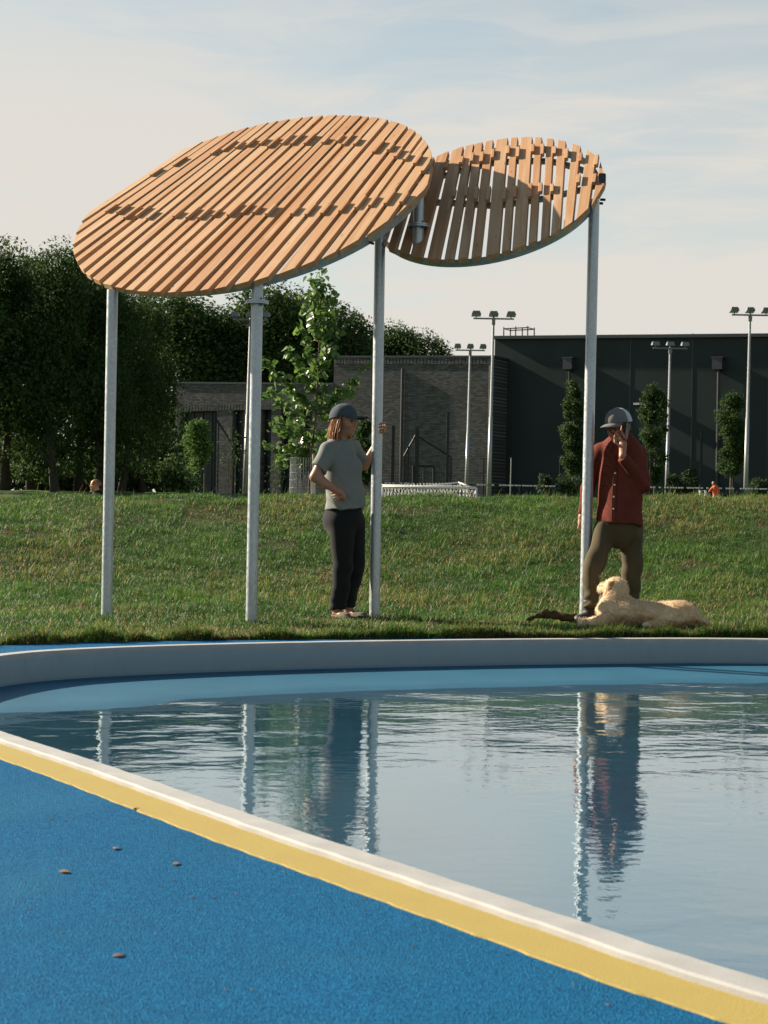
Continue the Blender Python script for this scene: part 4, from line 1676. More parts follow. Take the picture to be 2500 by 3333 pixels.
class Body:
    """union of tapered limbs and ellipsoids sampled on a grid, skinned as one surface"""

    def __init__(self, lo, hi, h):
        self.lo, self.h = np.asarray(lo, float), h
        self.n = np.ceil((np.asarray(hi, float) - self.lo) / h).astype(int) + 1
        self.d = np.full(self.n, 1.0, np.float32)

    def _box(self, lo, hi):
        a = np.clip(np.floor((np.asarray(lo) - self.lo) / self.h).astype(int), 0, self.n - 1)
        b = np.clip(np.ceil((np.asarray(hi) - self.lo) / self.h).astype(int) + 1, 1, self.n)
        ax = [self.lo[i] + self.h * np.arange(a[i], b[i]) for i in range(3)]
        X, Y, Z = np.meshgrid(*ax, indexing='ij')
        return tuple(slice(a[i], b[i]) for i in range(3)), np.stack([X, Y, Z], -1)

    def _join(self, sl, e, k, mode):
        d = self.d[sl]
        if mode == 'add':
            hh = np.clip(0.5 + 0.5 * (d - e) / k, 0, 1)
            self.d[sl] = d * (1 - hh) + e * hh - k * hh * (1 - hh)
        else:
            hh = np.clip(0.5 - 0.5 * (d + e) / k, 0, 1)
            self.d[sl] = d * (1 - hh) - e * hh + k * hh * (1 - hh)

    def limb(self, a, b, ra, rb, k=0.02, mode='add', squash=None, cut=None):
        a, b = np.asarray(a, float), np.asarray(b, float)
        m = max(ra, rb) + k + 2 * self.h + 0.03
        if squash is not None:
            m *= 1.3 * max(1.0, 1.0 / min(1.0, squash[1]))
        sl, P = self._box(np.minimum(a, b) - m, np.maximum(a, b) + m)
        if P.size == 0:
            return self
        ba = b - a
        L2 = ba @ ba + 1e-12
        t = np.clip(((P - a) @ ba) / L2, 0, 1)
        q = P - a - t[..., None] * ba
        if squash is not None:                                     # (axis, factor): flatten along an axis
            ax, f = np.asarray(squash[0], float), squash[1]
            ax = ax / np.linalg.norm(ax)
            c = q @ ax
            q = q + (c * (1 / f - 1))[..., None] * ax
        e = np.linalg.norm(q, axis=-1) - (ra + (rb - ra) * t)
        if cut is not None:
            c0, cn = cut
            e = np.maximum(e, (P - np.asarray(c0)) @ np.asarray(cn))
        self._join(sl, e.astype(np.float32), k, mode)
        return self

    def ball(self, c, r, axes=None, k=0.02, mode='add', cut=None):
        c, r = np.asarray(c, float), np.asarray(r, float) * np.ones(3)
        m = r.max() + k + 2 * self.h + 0.02
        sl, P = self._box(c - m, c + m)
        if P.size == 0:
            return self
        q = P - c
        if axes is not None:
            q = q @ np.asarray(axes, float)
        k0 = np.linalg.norm(q / r, axis=-1)
        k1 = np.linalg.norm(q / r ** 2, axis=-1) + 1e-9
        e = k0 * (k0 - 1) / k1
        if cut is not None:
            e = np.maximum(e, (P - np.asarray(cut[0])) @ np.asarray(cut[1]))
        self._join(sl, e.astype(np.float32), k, mode)
        return self

    def clip(self, c, n):
        sl, P = self._box(self.lo, self.lo + self.h * self.n)
        e = ((P - np.asarray(c)) @ np.asarray(n, float)).astype(np.float32)
        self.d = np.maximum(self.d, e)
        return self

    def mesh(self):
        d = self.d
        ins = d < 0
        n = np.array(d.shape)
        c = [ins[i:n[0] - 1 + i, j:n[1] - 1 + j, k:n[2] - 1 + k] for i in (0, 1) for j in (0, 1) for k in (0, 1)]
        s = sum(x.astype(np.int8) for x in c)
        act = (s > 0) & (s < 8)
        I = np.argwhere(act)
        acc = np.zeros((len(I), 3))
        cnt = np.zeros(len(I))
        cor = [(i, j, k) for i in (0, 1) for j in (0, 1) for k in (0, 1)]
        for a in range(8):
            for b in range(a + 1, 8):
                ca, cb = np.array(cor[a]), np.array(cor[b])
                if np.abs(ca - cb).sum() != 1:
                    continue
                da = d[tuple((I + ca).T)]
                db = d[tuple((I + cb).T)]
                x = (da < 0) != (db < 0)
                t = np.where(x, da / (da - db + 1e-12), 0)
                acc += np.where(x[:, None], ca + (cb - ca) * t[:, None], 0)
                cnt += x
        V = self.lo + self.h * (I + acc / cnt[:, None])
        idx = -np.ones(act.shape, np.int64)
        idx[tuple(I.T)] = np.arange(len(I))
        Q = []
        for ax in range(3):
            u, w = (ax + 1) % 3, (ax + 2) % 3
            sh = list(d.shape)
            A = [slice(1, -1)] * 3
            A[ax] = slice(0, sh[ax] - 1)
            B = list(A)
            B[ax] = slice(1, sh[ax])
            fa, fb = ins[tuple(A)], ins[tuple(B)]
            E = np.argwhere(fa != fb)
            base = E.copy()
            base[:, u] += 1
            base[:, w] += 1
            flip = ~fa[tuple(E.T)]
            quad = []
            for du, dw in ((-1, -1), (0, -1), (0, 0), (-1, 0)):
                g = base.copy()
                g[:, u] += du
                g[:, w] += dw
                quad.append(idx[tuple(g.T)])
            q = np.stack(quad, 1)
            q[flip] = q[flip][:, ::-1]
            Q.append(q)
        Q = np.concatenate(Q)
        Q = Q[(Q >= 0).all(1)]
        return V, Q


def relax(V, Q, it=3, f=0.5):
    E = np.concatenate([Q[:, [0, 1]], Q[:, [1, 2]], Q[:, [2, 3]], Q[:, [3, 0]]])
    for _ in range(it):
        s = np.zeros_like(V)
        c = np.zeros(len(V))
        for a, b in ((0, 1), (1, 0)):
            for j in range(3):
                s[:, j] += np.bincount(E[:, a], V[E[:, b], j], len(V))
            c += np.bincount(E[:, a], minlength=len(V))
        V = V * (1 - f) + f * s / np.maximum(c, 1)[:, None]
    return V


def vnormals(V, Q):
    n = np.cross(V[Q[:, 2]] - V[Q[:, 0]], V[Q[:, 3]] - V[Q[:, 1]])
    N = np.zeros_like(V)
    for k_ in range(4):
        for j in range(3):
            N[:, j] += np.bincount(Q[:, k_], n[:, j], len(V))
    return N / (np.linalg.norm(N, axis=1)[:, None] + 1e-12)


def n3(P, f, seed=0):
    """cheap smooth 3-D noise"""
    r_ = np.random.default_rng(seed)
    s = np.zeros(len(P))
    for i in range(7):
        k_ = r_.normal(size=3) * f
        s += np.sin(P @ k_ + r_.uniform(0, 6.28))
    return s / 3.0


def finish(body, name, mat_, parent, it=2, folds=None, paint=None):
    V, Q = body.mesh()
    V = relax(V, Q, it)
    if folds is not None:
        V = V + vnormals(V, Q) * folds(V)[:, None]
    o = obj(name, V, Q, mat_, None, True, attr=None if paint is None else paint(V))
    if parent is not None:
        keep_world(o, parent)
    return o


def unit(v):
    v = np.asarray(v, float)
    return v / np.linalg.norm(v)


def skin_mat(name, base):
    k = Mat(name, base, 0.5, 0, 0.35)
    v = k.coord('World')
    n1 = k.noise(v, 30, 4, 0.6)
    a = k.attr()
    k.base(k.mix(k.rng(n1, 0.35, 0.7, 0.0, 0.35), a, k.mix(1.0, a, (0.92, 0.66, 0.60), 'MULTIPLY')))
    k.b.inputs['Subsurface Weight'].default_value = 0.12
    k.b.inputs['Subsurface Radius'].default_value = (0.012, 0.005, 0.003)
    return k.m


M_SKIN = skin_mat('skin', (0.5, 0.28, 0.19))


def cloth_mat(name, base, var=0.1, weave=700, rough=0.9):
    k = Mat(name, base, rough, 0, 0.15)
    v = k.coord('World')
    n1 = k.noise(v, 9, 4, 0.6)
    n2 = k.noise(v, weave, 2, 0.6)
    k.base(k.mix(k.rng(n2, 0.3, 0.7, 0.0, 0.5), k.ramp(n1, [(0.3, tuple(c * (1 - var) for c in base)), (0.7, tuple(c * (1 + var) for c in base))]), tuple(c * 0.75 for c in base)))
    k.b.inputs['Sheen Weight'].default_value = 0.05
    k.bump(n2, 0.15, 0.001)
    return k.m


def head_frame(fwd, up=(0, 0, 1)):
    f = unit(fwd)
    s = unit(np.cross(f, up))
    u = np.cross(s, f)
    return f, s, u                                                 # forward, to the person's right, up


def build_head(B, c, fr, sc=1.0, nose=1.0, beard=0.0):
    f, s, u = fr
    A = np.column_stack([f, s, u])
    g = lambda x, y, z: c + sc * (x * f + y * s + z * u)
    B.ball(g(-0.008, 0, 0.035), sc * np.array([0.098, 0.077, 0.092]), A, 0.02)
    B.ball(g(0.022, 0, -0.035), sc * np.array([0.072, 0.062, 0.082]), A, 0.03)
    B.ball(g(0.058, 0, -0.088), sc * np.array([0.026, 0.030, 0.024]), A, 0.03)
    for sd in (-1, 1):
        B.ball(g(0.058, 0.040 * sd, -0.030), sc * np.array([0.026, 0.022, 0.024]), A, 0.025)       # cheek
        B.ball(g(0.092, 0.032 * sd, 0.004), sc * np.array([0.012, 0.017, 0.009]), A, 0.012, 'sub')  # eye socket
        B.limb(g(0.082, 0.014 * sd, 0.022), g(0.074, 0.050 * sd, 0.022), 0.010 * sc, 0.008 * sc, 0.012)  # brow
        B.ball(g(-0.012, 0.079 * sd, -0.012), sc * np.array([0.020, 0.009, 0.032]), A, 0.006)       # ear
    B.limb(g(0.090, 0, 0.008), g(0.107 + 0.008 * nose, 0, -0.030), 0.008 * sc, 0.0125 * sc, 0.010)
    for sd in (-1, 1):
        B.ball(g(0.098, 0.012 * sd, -0.034), 0.0085 * sc, None, 0.006)
    B.ball(g(0.088, 0, -0.058), sc * np.array([0.010, 0.021, 0.006]), A, 0.006)
    B.ball(g(0.086, 0, -0.068), sc * np.array([0.010, 0.019, 0.006]), A, 0.006)
    return g


def finger(B, pts, r, k=0.004):
    for a, b, ra, rb in zip(pts[:-1], pts[1:], np.linspace(r, r * 0.85, len(pts) - 1), np.linspace(r * 0.95, r * 0.75, len(pts) - 1)):
        B.limb(a, b, ra, rb, k)


def cap_meshes(name, c, fr, front_mat, back_mat, parent, sc=1.0, brim_len=0.075):
    """baseball cap: crown of six panels, curved peak, top button"""
    f, s, u = fr
    g = lambda x, y, z: c + sc * (x * f + y * s + z * u)
    n_a, n_r = 48, 12
    V, Fq, mi = [], [], []
    for j in range(n_r + 1):
        ph = j / n_r * math.pi / 2
        for i in range(n_a):
            a = 2 * math.pi * i / n_a
            rr = math.cos(ph) ** 0.8
            dent = 1 - 0.012 * math.cos(6 * a) * math.sin(2 * ph)
            low = -0.012 * (1 - math.cos(a)) * (1 - j / n_r)
            V.append(g(0.112 * rr * math.cos(a) * dent - 0.008, 0.092 * rr * math.sin(a) * dent, 0.042 + 0.094 * math.sin(ph) * dent + low))
    for j in range(n_r):
        for i in range(n_a):
            a = 2 * math.pi * (i + 0.5) / n_a
            Fq.append((j * n_a + i, j * n_a + (i + 1) % n_a, (j + 1) * n_a + (i + 1) % n_a, (j + 1) * n_a + i))
            mi.append(0 if math.cos(a) > -0.05 else 1)
    me = mesh_data('crown', V, np.array(Fq), [front_mat, back_mat], True, midx=mi)
    capo = add(name, me)
    keep_world(capo, parent)
    bpy.context.view_layer.update()
    V, Fq = [], []
    n1_, n2_ = 20, 8
    for side in (0, 1):
        for j in range(n2_ + 1):
            t = j / n2_
            for i in range(n1_ + 1):
                a = math.radians(-68 + 136 * i / n1_)
                ext = brim_len * math.cos(a * 0.95) ** 0.7 * t
                x = 0.104 * math.cos(a) + ext
                y = 0.088 * math.sin(a) * (1 - 0.10 * t)
                z = 0.040 - 0.30 * y * y / 0.088 * (0.35 + 0.75 * t) - 0.16 * ext - side * 0.004
                V.append(g(x, y, z))
    m1 = (n1_ + 1) * (n2_ + 1)
    for side in (0, 1):
        for j in range(n2_):
            for i in range(n1_):
                a0 = side * m1 + j * (n1_ + 1) + i
                q = (a0, a0 + 1, a0 + n1_ + 2, a0 + n1_ + 1)
                Fq.append(q if side == 0 else q[::-1])
    for i in range(n1_):
        a0 = n2_ * (n1_ + 1) + i
        Fq.append((a0, a0 + 1, a0 + 1 + m1, a0 + m1))
    bo_ = obj('peak', V, np.array(Fq), front_mat, None, True)
    keep_world(bo_, capo)
    bt = MB().tube([g(-0.008, 0, 0.132), g(-0.008, 0, 0.141)], 0.008, 10).build('button', front_mat)
    keep_world(bt, capo)
    return capo


def person_root(name, loc, label):
    r0 = empty(name, loc)
    tag(r0, label, 'person')
    bpy.context.view_layer.update()
    return r0


def wavefold(V, axis, freq, amp, warp, seed):
    w = n3(V, warp, seed)
    return amp * np.sin(V @ np.asarray(axis, float) * freq + 3.0 * w) * (0.5 + 0.5 * np.clip(n3(V, warp * 0.6, seed + 1) + 0.4, 0, 1))


# ------------------------------------------------------------------ woman holding the third post
WY = 12.90
W = lambda px, py, dy=0.0: at(px, py, WY + dy)
SKIN1 = np.array([0.36, 0.185, 0.115])


def paint_skin(base, spots=()):
    def f(V):
        c = np.tile(base, (len(V), 1)).astype(np.float32)
        for (p, rad, colr) in spots:
            d = np.linalg.norm(V - p, axis=1)
            w = np.clip(1 - (d - rad * 0.6) / (rad * 0.5), 0, 1)[:, None]
            c = c * (1 - w) + np.array(colr) * w
        return c
    return f


wfeet = W(1115, 2020)
gzw = float(ground_z(wfeet[0], WY))
woman = person_root('person', (wfeet[0], WY, gzw), 'woman in grey t-shirt, black trousers and dark cap leaning a hand on the third post')
dz = 0.0
hf = head_frame((0.86, -0.42, -0.06))
hc = W(1121, 1372)
lo = np.array([W(1000, 1600)[0] - 0.03, WY - 0.38, gzw - 0.02])
hi = np.array([W(1262, 1600)[0] + 0.03, WY + 0.40, W(1120, 1300)[2]])
B = Body(lo, hi, 0.006)
gh_ = build_head(B, hc, hf, 1.0, 0.8)
neck0, neck1 = W(1112, 1405, 0.0), W(1104, 1462, 0.01)
B.limb(neck0, neck1, 0.052, 0.058, 0.03)
# torso under the shirt
B.limb(W(1110, 1480), W(1118, 1600), 0.10, 0.095, 0.04)
B.limb(W(1118, 1600), W(1125, 1680), 0.10, 0.115, 0.04)
# near arm: hand on hip
sh_n, el_n, wr_n = W(1064, 1470, -0.14), W(1024, 1553, -0.20), W(1106, 1602, -0.215)
B.limb(sh_n, el_n, 0.050, 0.038, 0.03)
B.limb(el_n, wr_n, 0.039, 0.026, 0.015)
B.limb(W(1030, 1545, -0.20), W(1060, 1578, -0.22), 0.040, 0.037, 0.015)
palm = W(1113, 1614, -0.20)
B.limb(wr_n, palm, 0.026, 0.030, 0.012, squash=((0.3, 1, 0), 0.62))
for i, (ex, ey) in enumerate([(1076, 1604), (1080, 1613), (1086, 1621), (1093, 1628)]):
    r0 = [0.0085, 0.009, 0.0085, 0.0075][i]
    st = W(1106 - i * 0.6, 1606 + i * 6, -0.205)
    mid = W((1106 + ex) / 2 + 1, (1606 + i * 6 + ey) / 2 - 2, -0.222)
    finger(B, [st, mid, W(ex, ey, -0.190)], r0)
finger(B, [W(1116, 1606, -0.2), W(1122, 1618, -0.205), W(1121, 1632, -0.19)], 0.010)
# far arm: up behind the post, fingers round it
sh_f, el_f, wr_f = W(1150, 1458, 0.14), W(1186, 1516, 0.24), W(1238, 1424, 0.24)
B.limb(sh_f, el_f, 0.047, 0.037, 0.03)
B.limb(el_f, wr_f, 0.038, 0.025, 0.015)
palm2 = W(1249, 1394, 0.19)
B.limb(wr_f, palm2, 0.026, 0.028, 0.012, squash=((1, 0, 0), 0.7))
for i, yy in enumerate((1378, 1388, 1398, 1407)):
    pts = [W(1248, yy + 2, 0.185), W(1256, yy - 1, 0.135), W(1250, yy, 0.085), W(1234, yy + 1, 0.062)]
    finger(B, pts, [0.0105, 0.011, 0.0105, 0.0095][i])
# legs down to the ankles
B.limb(W(1104, 1690, -0.075), W(1107, 1840, -0.085), 0.085, 0.055, 0.03)
B.limb(W(1107, 1840, -0.085), W(1098, 1985, -0.06), 0.055, 0.035, 0.02)
B.limb(W(1148, 1690, 0.075), W(1158, 1840, 0.08), 0.085, 0.055, 0.03)
B.limb(W(1158, 1840, 0.08), W(1134, 1978, 0.08), 0.055, 0.035, 0.02)
an_n, an_f = W(1099, 1990, -0.06), W(1136, 1982, 0.08)
fz = gzw + 0.03
hair_c = (0.30, 0.13, 0.055)
B.limb(W(1098, 1985, -0.06), np.array([W(1098, 2000)[0], WY - 0.06, fz + 0.02]), 0.036, 0.040, 0.02)
B.limb(W(1134, 1978, 0.08), np.array([W(1136, 2000)[0], WY + 0.08, fz + 0.02]), 0.036, 0.040, 0.02)
B.limb(np.array([W(1100, 2000)[0], WY - 0.06, fz + 0.012]), np.array([W(1124, 2000)[0], WY - 0.19, fz + 0.0]), 0.036, 0.030, 0.02, squash=((0, 0, 1), 0.7))
B.limb(np.array([W(1138, 2000)[0], WY + 0.08, fz + 0.012]), np.array([W(1172, 2000)[0], WY - 0.02, fz + 0.0]), 0.036, 0.030, 0.02, squash=((0, 0, 1), 0.7))
eye = [(gh_(0.083, sd * 0.032, 0.004), 0.012, (0.03, 0.02, 0.02)) for sd in (-1, 1)]
lips = [(gh_(0.092, 0, -0.063), 0.016, (0.36, 0.13, 0.11))]
brows = [(gh_(0.085, sd * 0.03, 0.024), 0.012, (0.22, 0.12, 0.07)) for sd in (-1, 1)]
finish(B, 'body', M_SKIN, woman, 2, None, paint_skin(SKIN1, eye + lips + brows))

# t-shirt
M_TEE = cloth_mat('grey_jersey', (0.19, 0.20, 0.185), 0.08)
lo = np.array([W(1015, 1600)[0] - 0.05, WY - 0.36, W(1100, 1672)[2]])
hi = np.array([W(1205, 1600)[0] + 0.05, WY + 0.34, W(1100, 1430)[2]])
B = Body(lo, hi, 0.0065)
fa = unit((0.80, -0.60, 0))                                       # chest direction
sa = np.array([-fa[1], fa[0], 0])
B.limb(W(1102, 1478, -0.0), W(1118, 1560), 0.150, 0.155, 0.03, squash=(fa, 0.72))
B.limb(W(1118, 1560), W(1130, 1668), 0.155, 0.190, 0.05, squash=(fa, 0.86))
B.ball(W(1140, 1520, -0.02), (0.10, 0.10, 0.09), None, 0.06)       # bust
B.limb(W(1070, 1462, -0.12), W(1148, 1452, 0.12), 0.060, 0.060, 0.04)
B.limb(W(1108, 1452), W(1112, 1475), 0.072, 0.11, 0.03)
dn = unit(el_n - sh_n)
B.limb(W(1068, 1468, -0.13), sh_n + dn * 0.26, 0.068, 0.075, 0.025, cut=(sh_n + dn * 0.158, unit(dn + np.array([-0.25, 0, 0.1]))))
df = unit(el_f - sh_f)
B.limb(W(1146, 1458, 0.12), sh_f + df * 0.25, 0.064, 0.068, 0.025, cut=(sh_f + df * 0.135, df))
cpt = W(1125, 1657)
B.clip(cpt, unit((0.05, 0.0, -1)))
B.limb(W(1109, 1440, -0.01), W(1112, 1462, -0.02), 0.056, 0.060, 0.01, 'sub')


def tee_folds(V):
    wst = np.clip((W(0, 1560)[2] - V[:, 2]) / 0.2, 0, 1)
    d1 = np.linalg.norm(V - W(1078, 1620, -0.18), axis=1)
    f = wavefold(V, unit((0.75, 0.2, 0.6)), 27, 0.010, 2.2, 3) * (0.4 + wst)
    f += 0.010 * np.sin((V[:, 0] * 0.8 + V[:, 2]) * 75) * np.exp(-(d1 / 0.11) ** 2)
    f += wavefold(V, unit((0.9, 0.3, 0.25)), 30, 0.010, 2.0, 8) * wst
    return f


finish(B, 't_shirt', M_TEE, woman, 2, tee_folds)

# trousers
M_BLACK = cloth_mat('black_cotton', (0.014, 0.014, 0.0145), 0.15)
lo = np.array([W(1040, 1800)[0] - 0.04, WY - 0.3, W(1100, 1996)[2]])
hi = np.array([W(1205, 1800)[0] + 0.04, WY + 0.32, W(1100, 1635)[2]])
B = Body(lo, hi, 0.0065)
B.limb(W(1122, 1645), W(1123, 1682), 0.142, 0.160, 0.04, squash=(fa, 0.86))
B.ball(W(1090, 1695, 0.01), (0.10, 0.13, 0.11), None, 0.05)        # seat
kn_n, kn_f = W(1116, 1845, -0.09), W(1152, 1848, 0.085)
B.limb(W(1112, 1700, -0.07), kn_n, 0.108, 0.082, 0.03)
B.limb(W(1146, 1700, 0.07), kn_f, 0.112, 0.085, 0.03)
he_n, he_f = W(1096, 1984, -0.06), W(1134, 1974, 0.08)
B.limb(kn_n, he_n + np.array([0, 0, -0.05]), 0.080, 0.062, 0.02, cut=(he_n, unit((0.05, 0, -1))))
B.limb(kn_f, he_f + np.array([-0.01, 0, -0.05]), 0.080, 0.060, 0.02, cut=(he_f, unit((-0.1, 0, -1))))


def trouser_folds(V, kz, hz):
    nk = np.exp(-((V[:, 2] - kz) / 0.16) ** 2)
    f = wavefold(V, unit((0.55, 0.15, 0.8)), 42, 0.007, 2.6, 11) * (0.3 + nk)
    f += wavefold(V, unit((1, 0.3, 0.10)), 34, 0.006, 1.8, 17)
    nh = np.exp(-((V[:, 2] - hz) / 0.12) ** 2)
    f += wavefold(V, unit((-0.2, 0.1, 1)), 80, 0.005, 4, 23) * nh
    return f


finish(B, 'trousers', M_BLACK, woman, 2, lambda V: trouser_folds(V, W(0, 1860)[2], W(0, 1960)[2]))

# sandals
M_SOLE = cloth_mat('shoe_brown', (0.10, 0.085, 0.065), 0.15)
for nm_, (ax_, ay_), (bx_, by_) in (('sandal', (1100, -0.06), (1126, -0.20)), ('sandal', (1138, 0.08), (1174, -0.03))):
    a = np.array([W(ax_, 2000)[0], WY + ay_, gzw + 0.018])
    b = np.array([W(bx_, 2000)[0], WY + by_, gzw + 0.018])
    dd = unit(b - a)
    B = Body(np.minimum(a, b) - 0.09, np.maximum(a, b) + 0.09, 0.005)
    B.limb(a - dd * 0.035, b + dd * 0.03, 0.044, 0.046, 0.02, squash=((0, 0, 1), 0.38))
    B.limb(b - dd * 0.035 + np.array([0, 0, 0.008]), b + dd * 0.02 + np.array([0, 0, 0.004]), 0.044, 0.040, 0.01, squash=((0, 0, 1), 0.75))
    finish(B, nm_, M_SOLE, woman, 1)

# hair
k = Mat('auburn_hair', (0.30, 0.13, 0.05), 0.45, 0, 0.5)
a_ = k.attr()
k.base(a_)
k.translucent(a_, 0.3)
M_HAIR = k.m


def strands(name, roots, tips_, sag, n_seg, width, c0, c1, seed, parent, mat_):
    r_ = np.random.default_rng(seed)
    n = len(roots)
    t = np.linspace(0, 1, n_seg + 1)
    mid = (roots + tips_) / 2 + sag
    P = ((1 - t) ** 2)[None, :, None] * roots[:, None] + (2 * t * (1 - t))[None, :, None] * mid[:, None] + (t ** 2)[None, :, None] * tips_[:, None]
    P += (r_.normal(0, 0.004, (n, 1, 3)) + r_.normal(0, 0.0022, P.shape)) * t[None, :, None]
    d = P[:, -1] - P[:, 0]
    sd = np.cross(d, r_.normal(size=(n, 3)))
    sd /= np.linalg.norm(sd, axis=1)[:, None] + 1e-9
    wd = width * (1.0 - 0.6 * t)
    L_, R_ = P - sd[:, None] * wd[None, :, None], P + sd[:, None] * wd[None, :, None]
    V = np.stack([L_, R_], 2).reshape(n, -1, 3)
    m_ = 2 * (n_seg + 1)
    base = np.arange(n)[:, None, None] * m_
    j = np.arange(n_seg)[None, :, None] * 2
    Q = (base + j + np.array([0, 1, 3, 2])[None, None, :]).reshape(-1, 4)
    tt = r_.random((n, 1))
    c = np.array(c0) * (1 - tt) + np.array(c1) * tt
    o = obj(name, V.reshape(-1, 3), Q, mat_, None, False, attr=np.repeat(c, m_, 0))
    keep_world(o, parent)
    return o


f_, s_, u_ = hf
r_ = np.random.default_rng(4)
nh = 950
ang_ = r_.uniform(math.pi * 0.42, math.pi * 1.58, nh)               # round the back of the head
root_ = hc + (0.092 * np.cos(ang_))[:, None] * f_ + (0.080 * np.sin(ang_))[:, None] * s_ + (0.042 + r_.uniform(-0.01, 0.02, nh))[:, None] * u_
low_t = r_.uniform(0.85, 1.08, nh)
tipc = W(1092, 1428, 0.0)
sidew = np.sin(ang_)
tip_ = hc + (0.092 * np.cos(ang_) * 0.95 - 0.018)[:, None] * f_ + (0.088 * sidew)[:, None] * s_
tip_[:, 2] = hc[2] - 0.135 * low_t - 0.055 * np.clip(sidew, 0, 1) * r_.uniform(0.4, 1.2, nh)
tip_ += r_.normal(0, 0.015, tip_.shape)
sag = (0.030 * np.cos(ang_))[:, None] * f_ + (0.022 * sidew)[:, None] * s_
hair = strands('hair', root_, tip_, sag, 6, 0.0032, (0.20, 0.075, 0.028), (0.46, 0.215, 0.085), 9, woman, M_HAIR)
tag(hair, kind='stuff')
# hair body so the strands do not read as see-through
B = Body(hc - 0.22, hc + 0.14, 0.006)
A_ = np.column_stack([f_, s_, u_])
B.ball(hc - 0.022 * f_ + 0.02 * u_, (0.086, 0.078, 0.088), A_, 0.02)
B.limb(hc - 0.050 * f_ - 0.02 * u_, hc - 0.062 * f_ - 0.105 * u_, 0.064, 0.046, 0.03)
for sd in (-1, 1):
    B.limb(hc - 0.03 * f_ + 0.062 * sd * s_, hc - 0.022 * f_ + 0.066 * sd * s_ - 0.13 * u_, 0.024, 0.012, 0.02)
k = Mat('hair_mass', (0.22, 0.085, 0.03), 0.5, 0, 0.4)
vz = k.coord('World', (90, 90, 6))
k.base(k.ramp(k.noise(vz, 3, 3, 0.6), [(0.3, (0.13, 0.045, 0.017)), (0.7, (0.33, 0.14, 0.055))]))
finish(B, 'hair_mass', k.m, woman, 2)
M_NAVYCAP = cloth_mat('washed_navy', (0.055, 0.07, 0.085), 0.25, 400)
cap_f = head_frame(hf[0] + np.array([0, 0, 0.10]))
cap_meshes('cap', hc - 0.004 * f_ + 0.003 * u_, cap_f, M_NAVYCAP, M_NAVYCAP, woman, 1.05, 0.105)

# ------------------------------------------------------------------ man on the phone by the right-hand post
MY = 12.76
N = lambda px, py, dy=0.0: at(px, py, MY + dy)
SKIN2 = np.array([0.36, 0.165, 0.095])
mfeet = N(1985, 2010)
gzm = float(ground_z(mfeet[0], MY))
man = person_root('person', (mfeet[0], MY, gzm), 'man in rust red checked shirt, khaki trousers and trucker cap talking on a phone')
mf = head_frame((-0.70, -0.62, -0.34))
mc = N(2014, 1390, 0.0)
lo = np.array([N(1868, 1700)[0] - 0.04, MY - 0.48, gzm - 0.02])
hi = np.array([N(2122, 1700)[0] + 0.05, MY + 0.40, N(2020, 1310)[2]])
B = Body(lo, hi, 0.006)
gm = build_head(B, mc, mf, 1.02, 1.2)
B.limb(N(2022, 1420, 0.02), N(2024, 1470, 0.05), 0.058, 0.066, 0.03)
B.limb(N(2022, 1480, 0.05), N(2020, 1600, 0.03), 0.105, 0.10, 0.04)
B.limb(N(2020, 1600, 0.03), N(2016, 1700, 0.03), 0.10, 0.09, 0.04)
# arm on the phone (picture right)
shp, elp, wrp = N(2082, 1482, 0.06), N(2094, 1578, -0.10), N(2026, 1484, -0.19)
B.limb(shp, elp, 0.055, 0.043, 0.03)
B.limb(elp, wrp, 0.043, 0.027, 0.015)
pal = N(2028, 1446, -0.165)
B.limb(wrp, pal, 0.028, 0.034, 0.012, squash=((0.5, 0.8, 0), 0.62))
phone_c = N(2038, 1404, -0.125)
fpos = [((2022, 1434), (2000, 1423), (2003, 1412)), ((2024, 1428), (2004, 1410), (2010, 1402)), ((2032, 1424), (2022, 1400), (2024, 1386)), ((2040, 1426), (2040, 1402), (2040, 1381))]
for i, pp in enumerate(fpos):
    finger(B, [N(*pp[0], -0.165), N(*pp[1], -0.175 + 0.008 * i), N(*pp[2], -0.15 + 0.004 * i)], [0.0085, 0.0092, 0.0095, 0.009][i])
finger(B, [N(2018, 1452, -0.175), N(2002, 1440, -0.180), N(2000, 1428, -0.165)], 0.0105)
# arm behind the post (picture left), hanging
sho, elo, wro = N(1950, 1470, 0.14), N(1912, 1590, 0.20), N(1894, 1682, 0.14)
B.limb(sho, elo, 0.055, 0.043, 0.03)
B.limb(elo, wro, 0.043, 0.027, 0.015)
pal2 = N(1893, 1702, 0.13)
B.limb(wro, pal2, 0.028, 0.033, 0.012, squash=((0.4, 1, 0), 0.6))
for i in range(4):
    x0 = 1884 + i * 5.5
    finger(B, [N(x0 + 1, 1708, 0.12 + 0.012 * i), N(x0 - 2 + i * 2.0, 1720, 0.095 + 0.012 * i), N(x0 + 3 + i * 2.2, 1731 - abs(1.5 - i) * 3, 0.09 + 0.012 * i)], [0.008, 0.009, 0.0092, 0.0085][i])
finger(B, [N(1903, 1696, 0.12), N(1910, 1708, 0.095), N(1909, 1720, 0.09)], 0.0105)
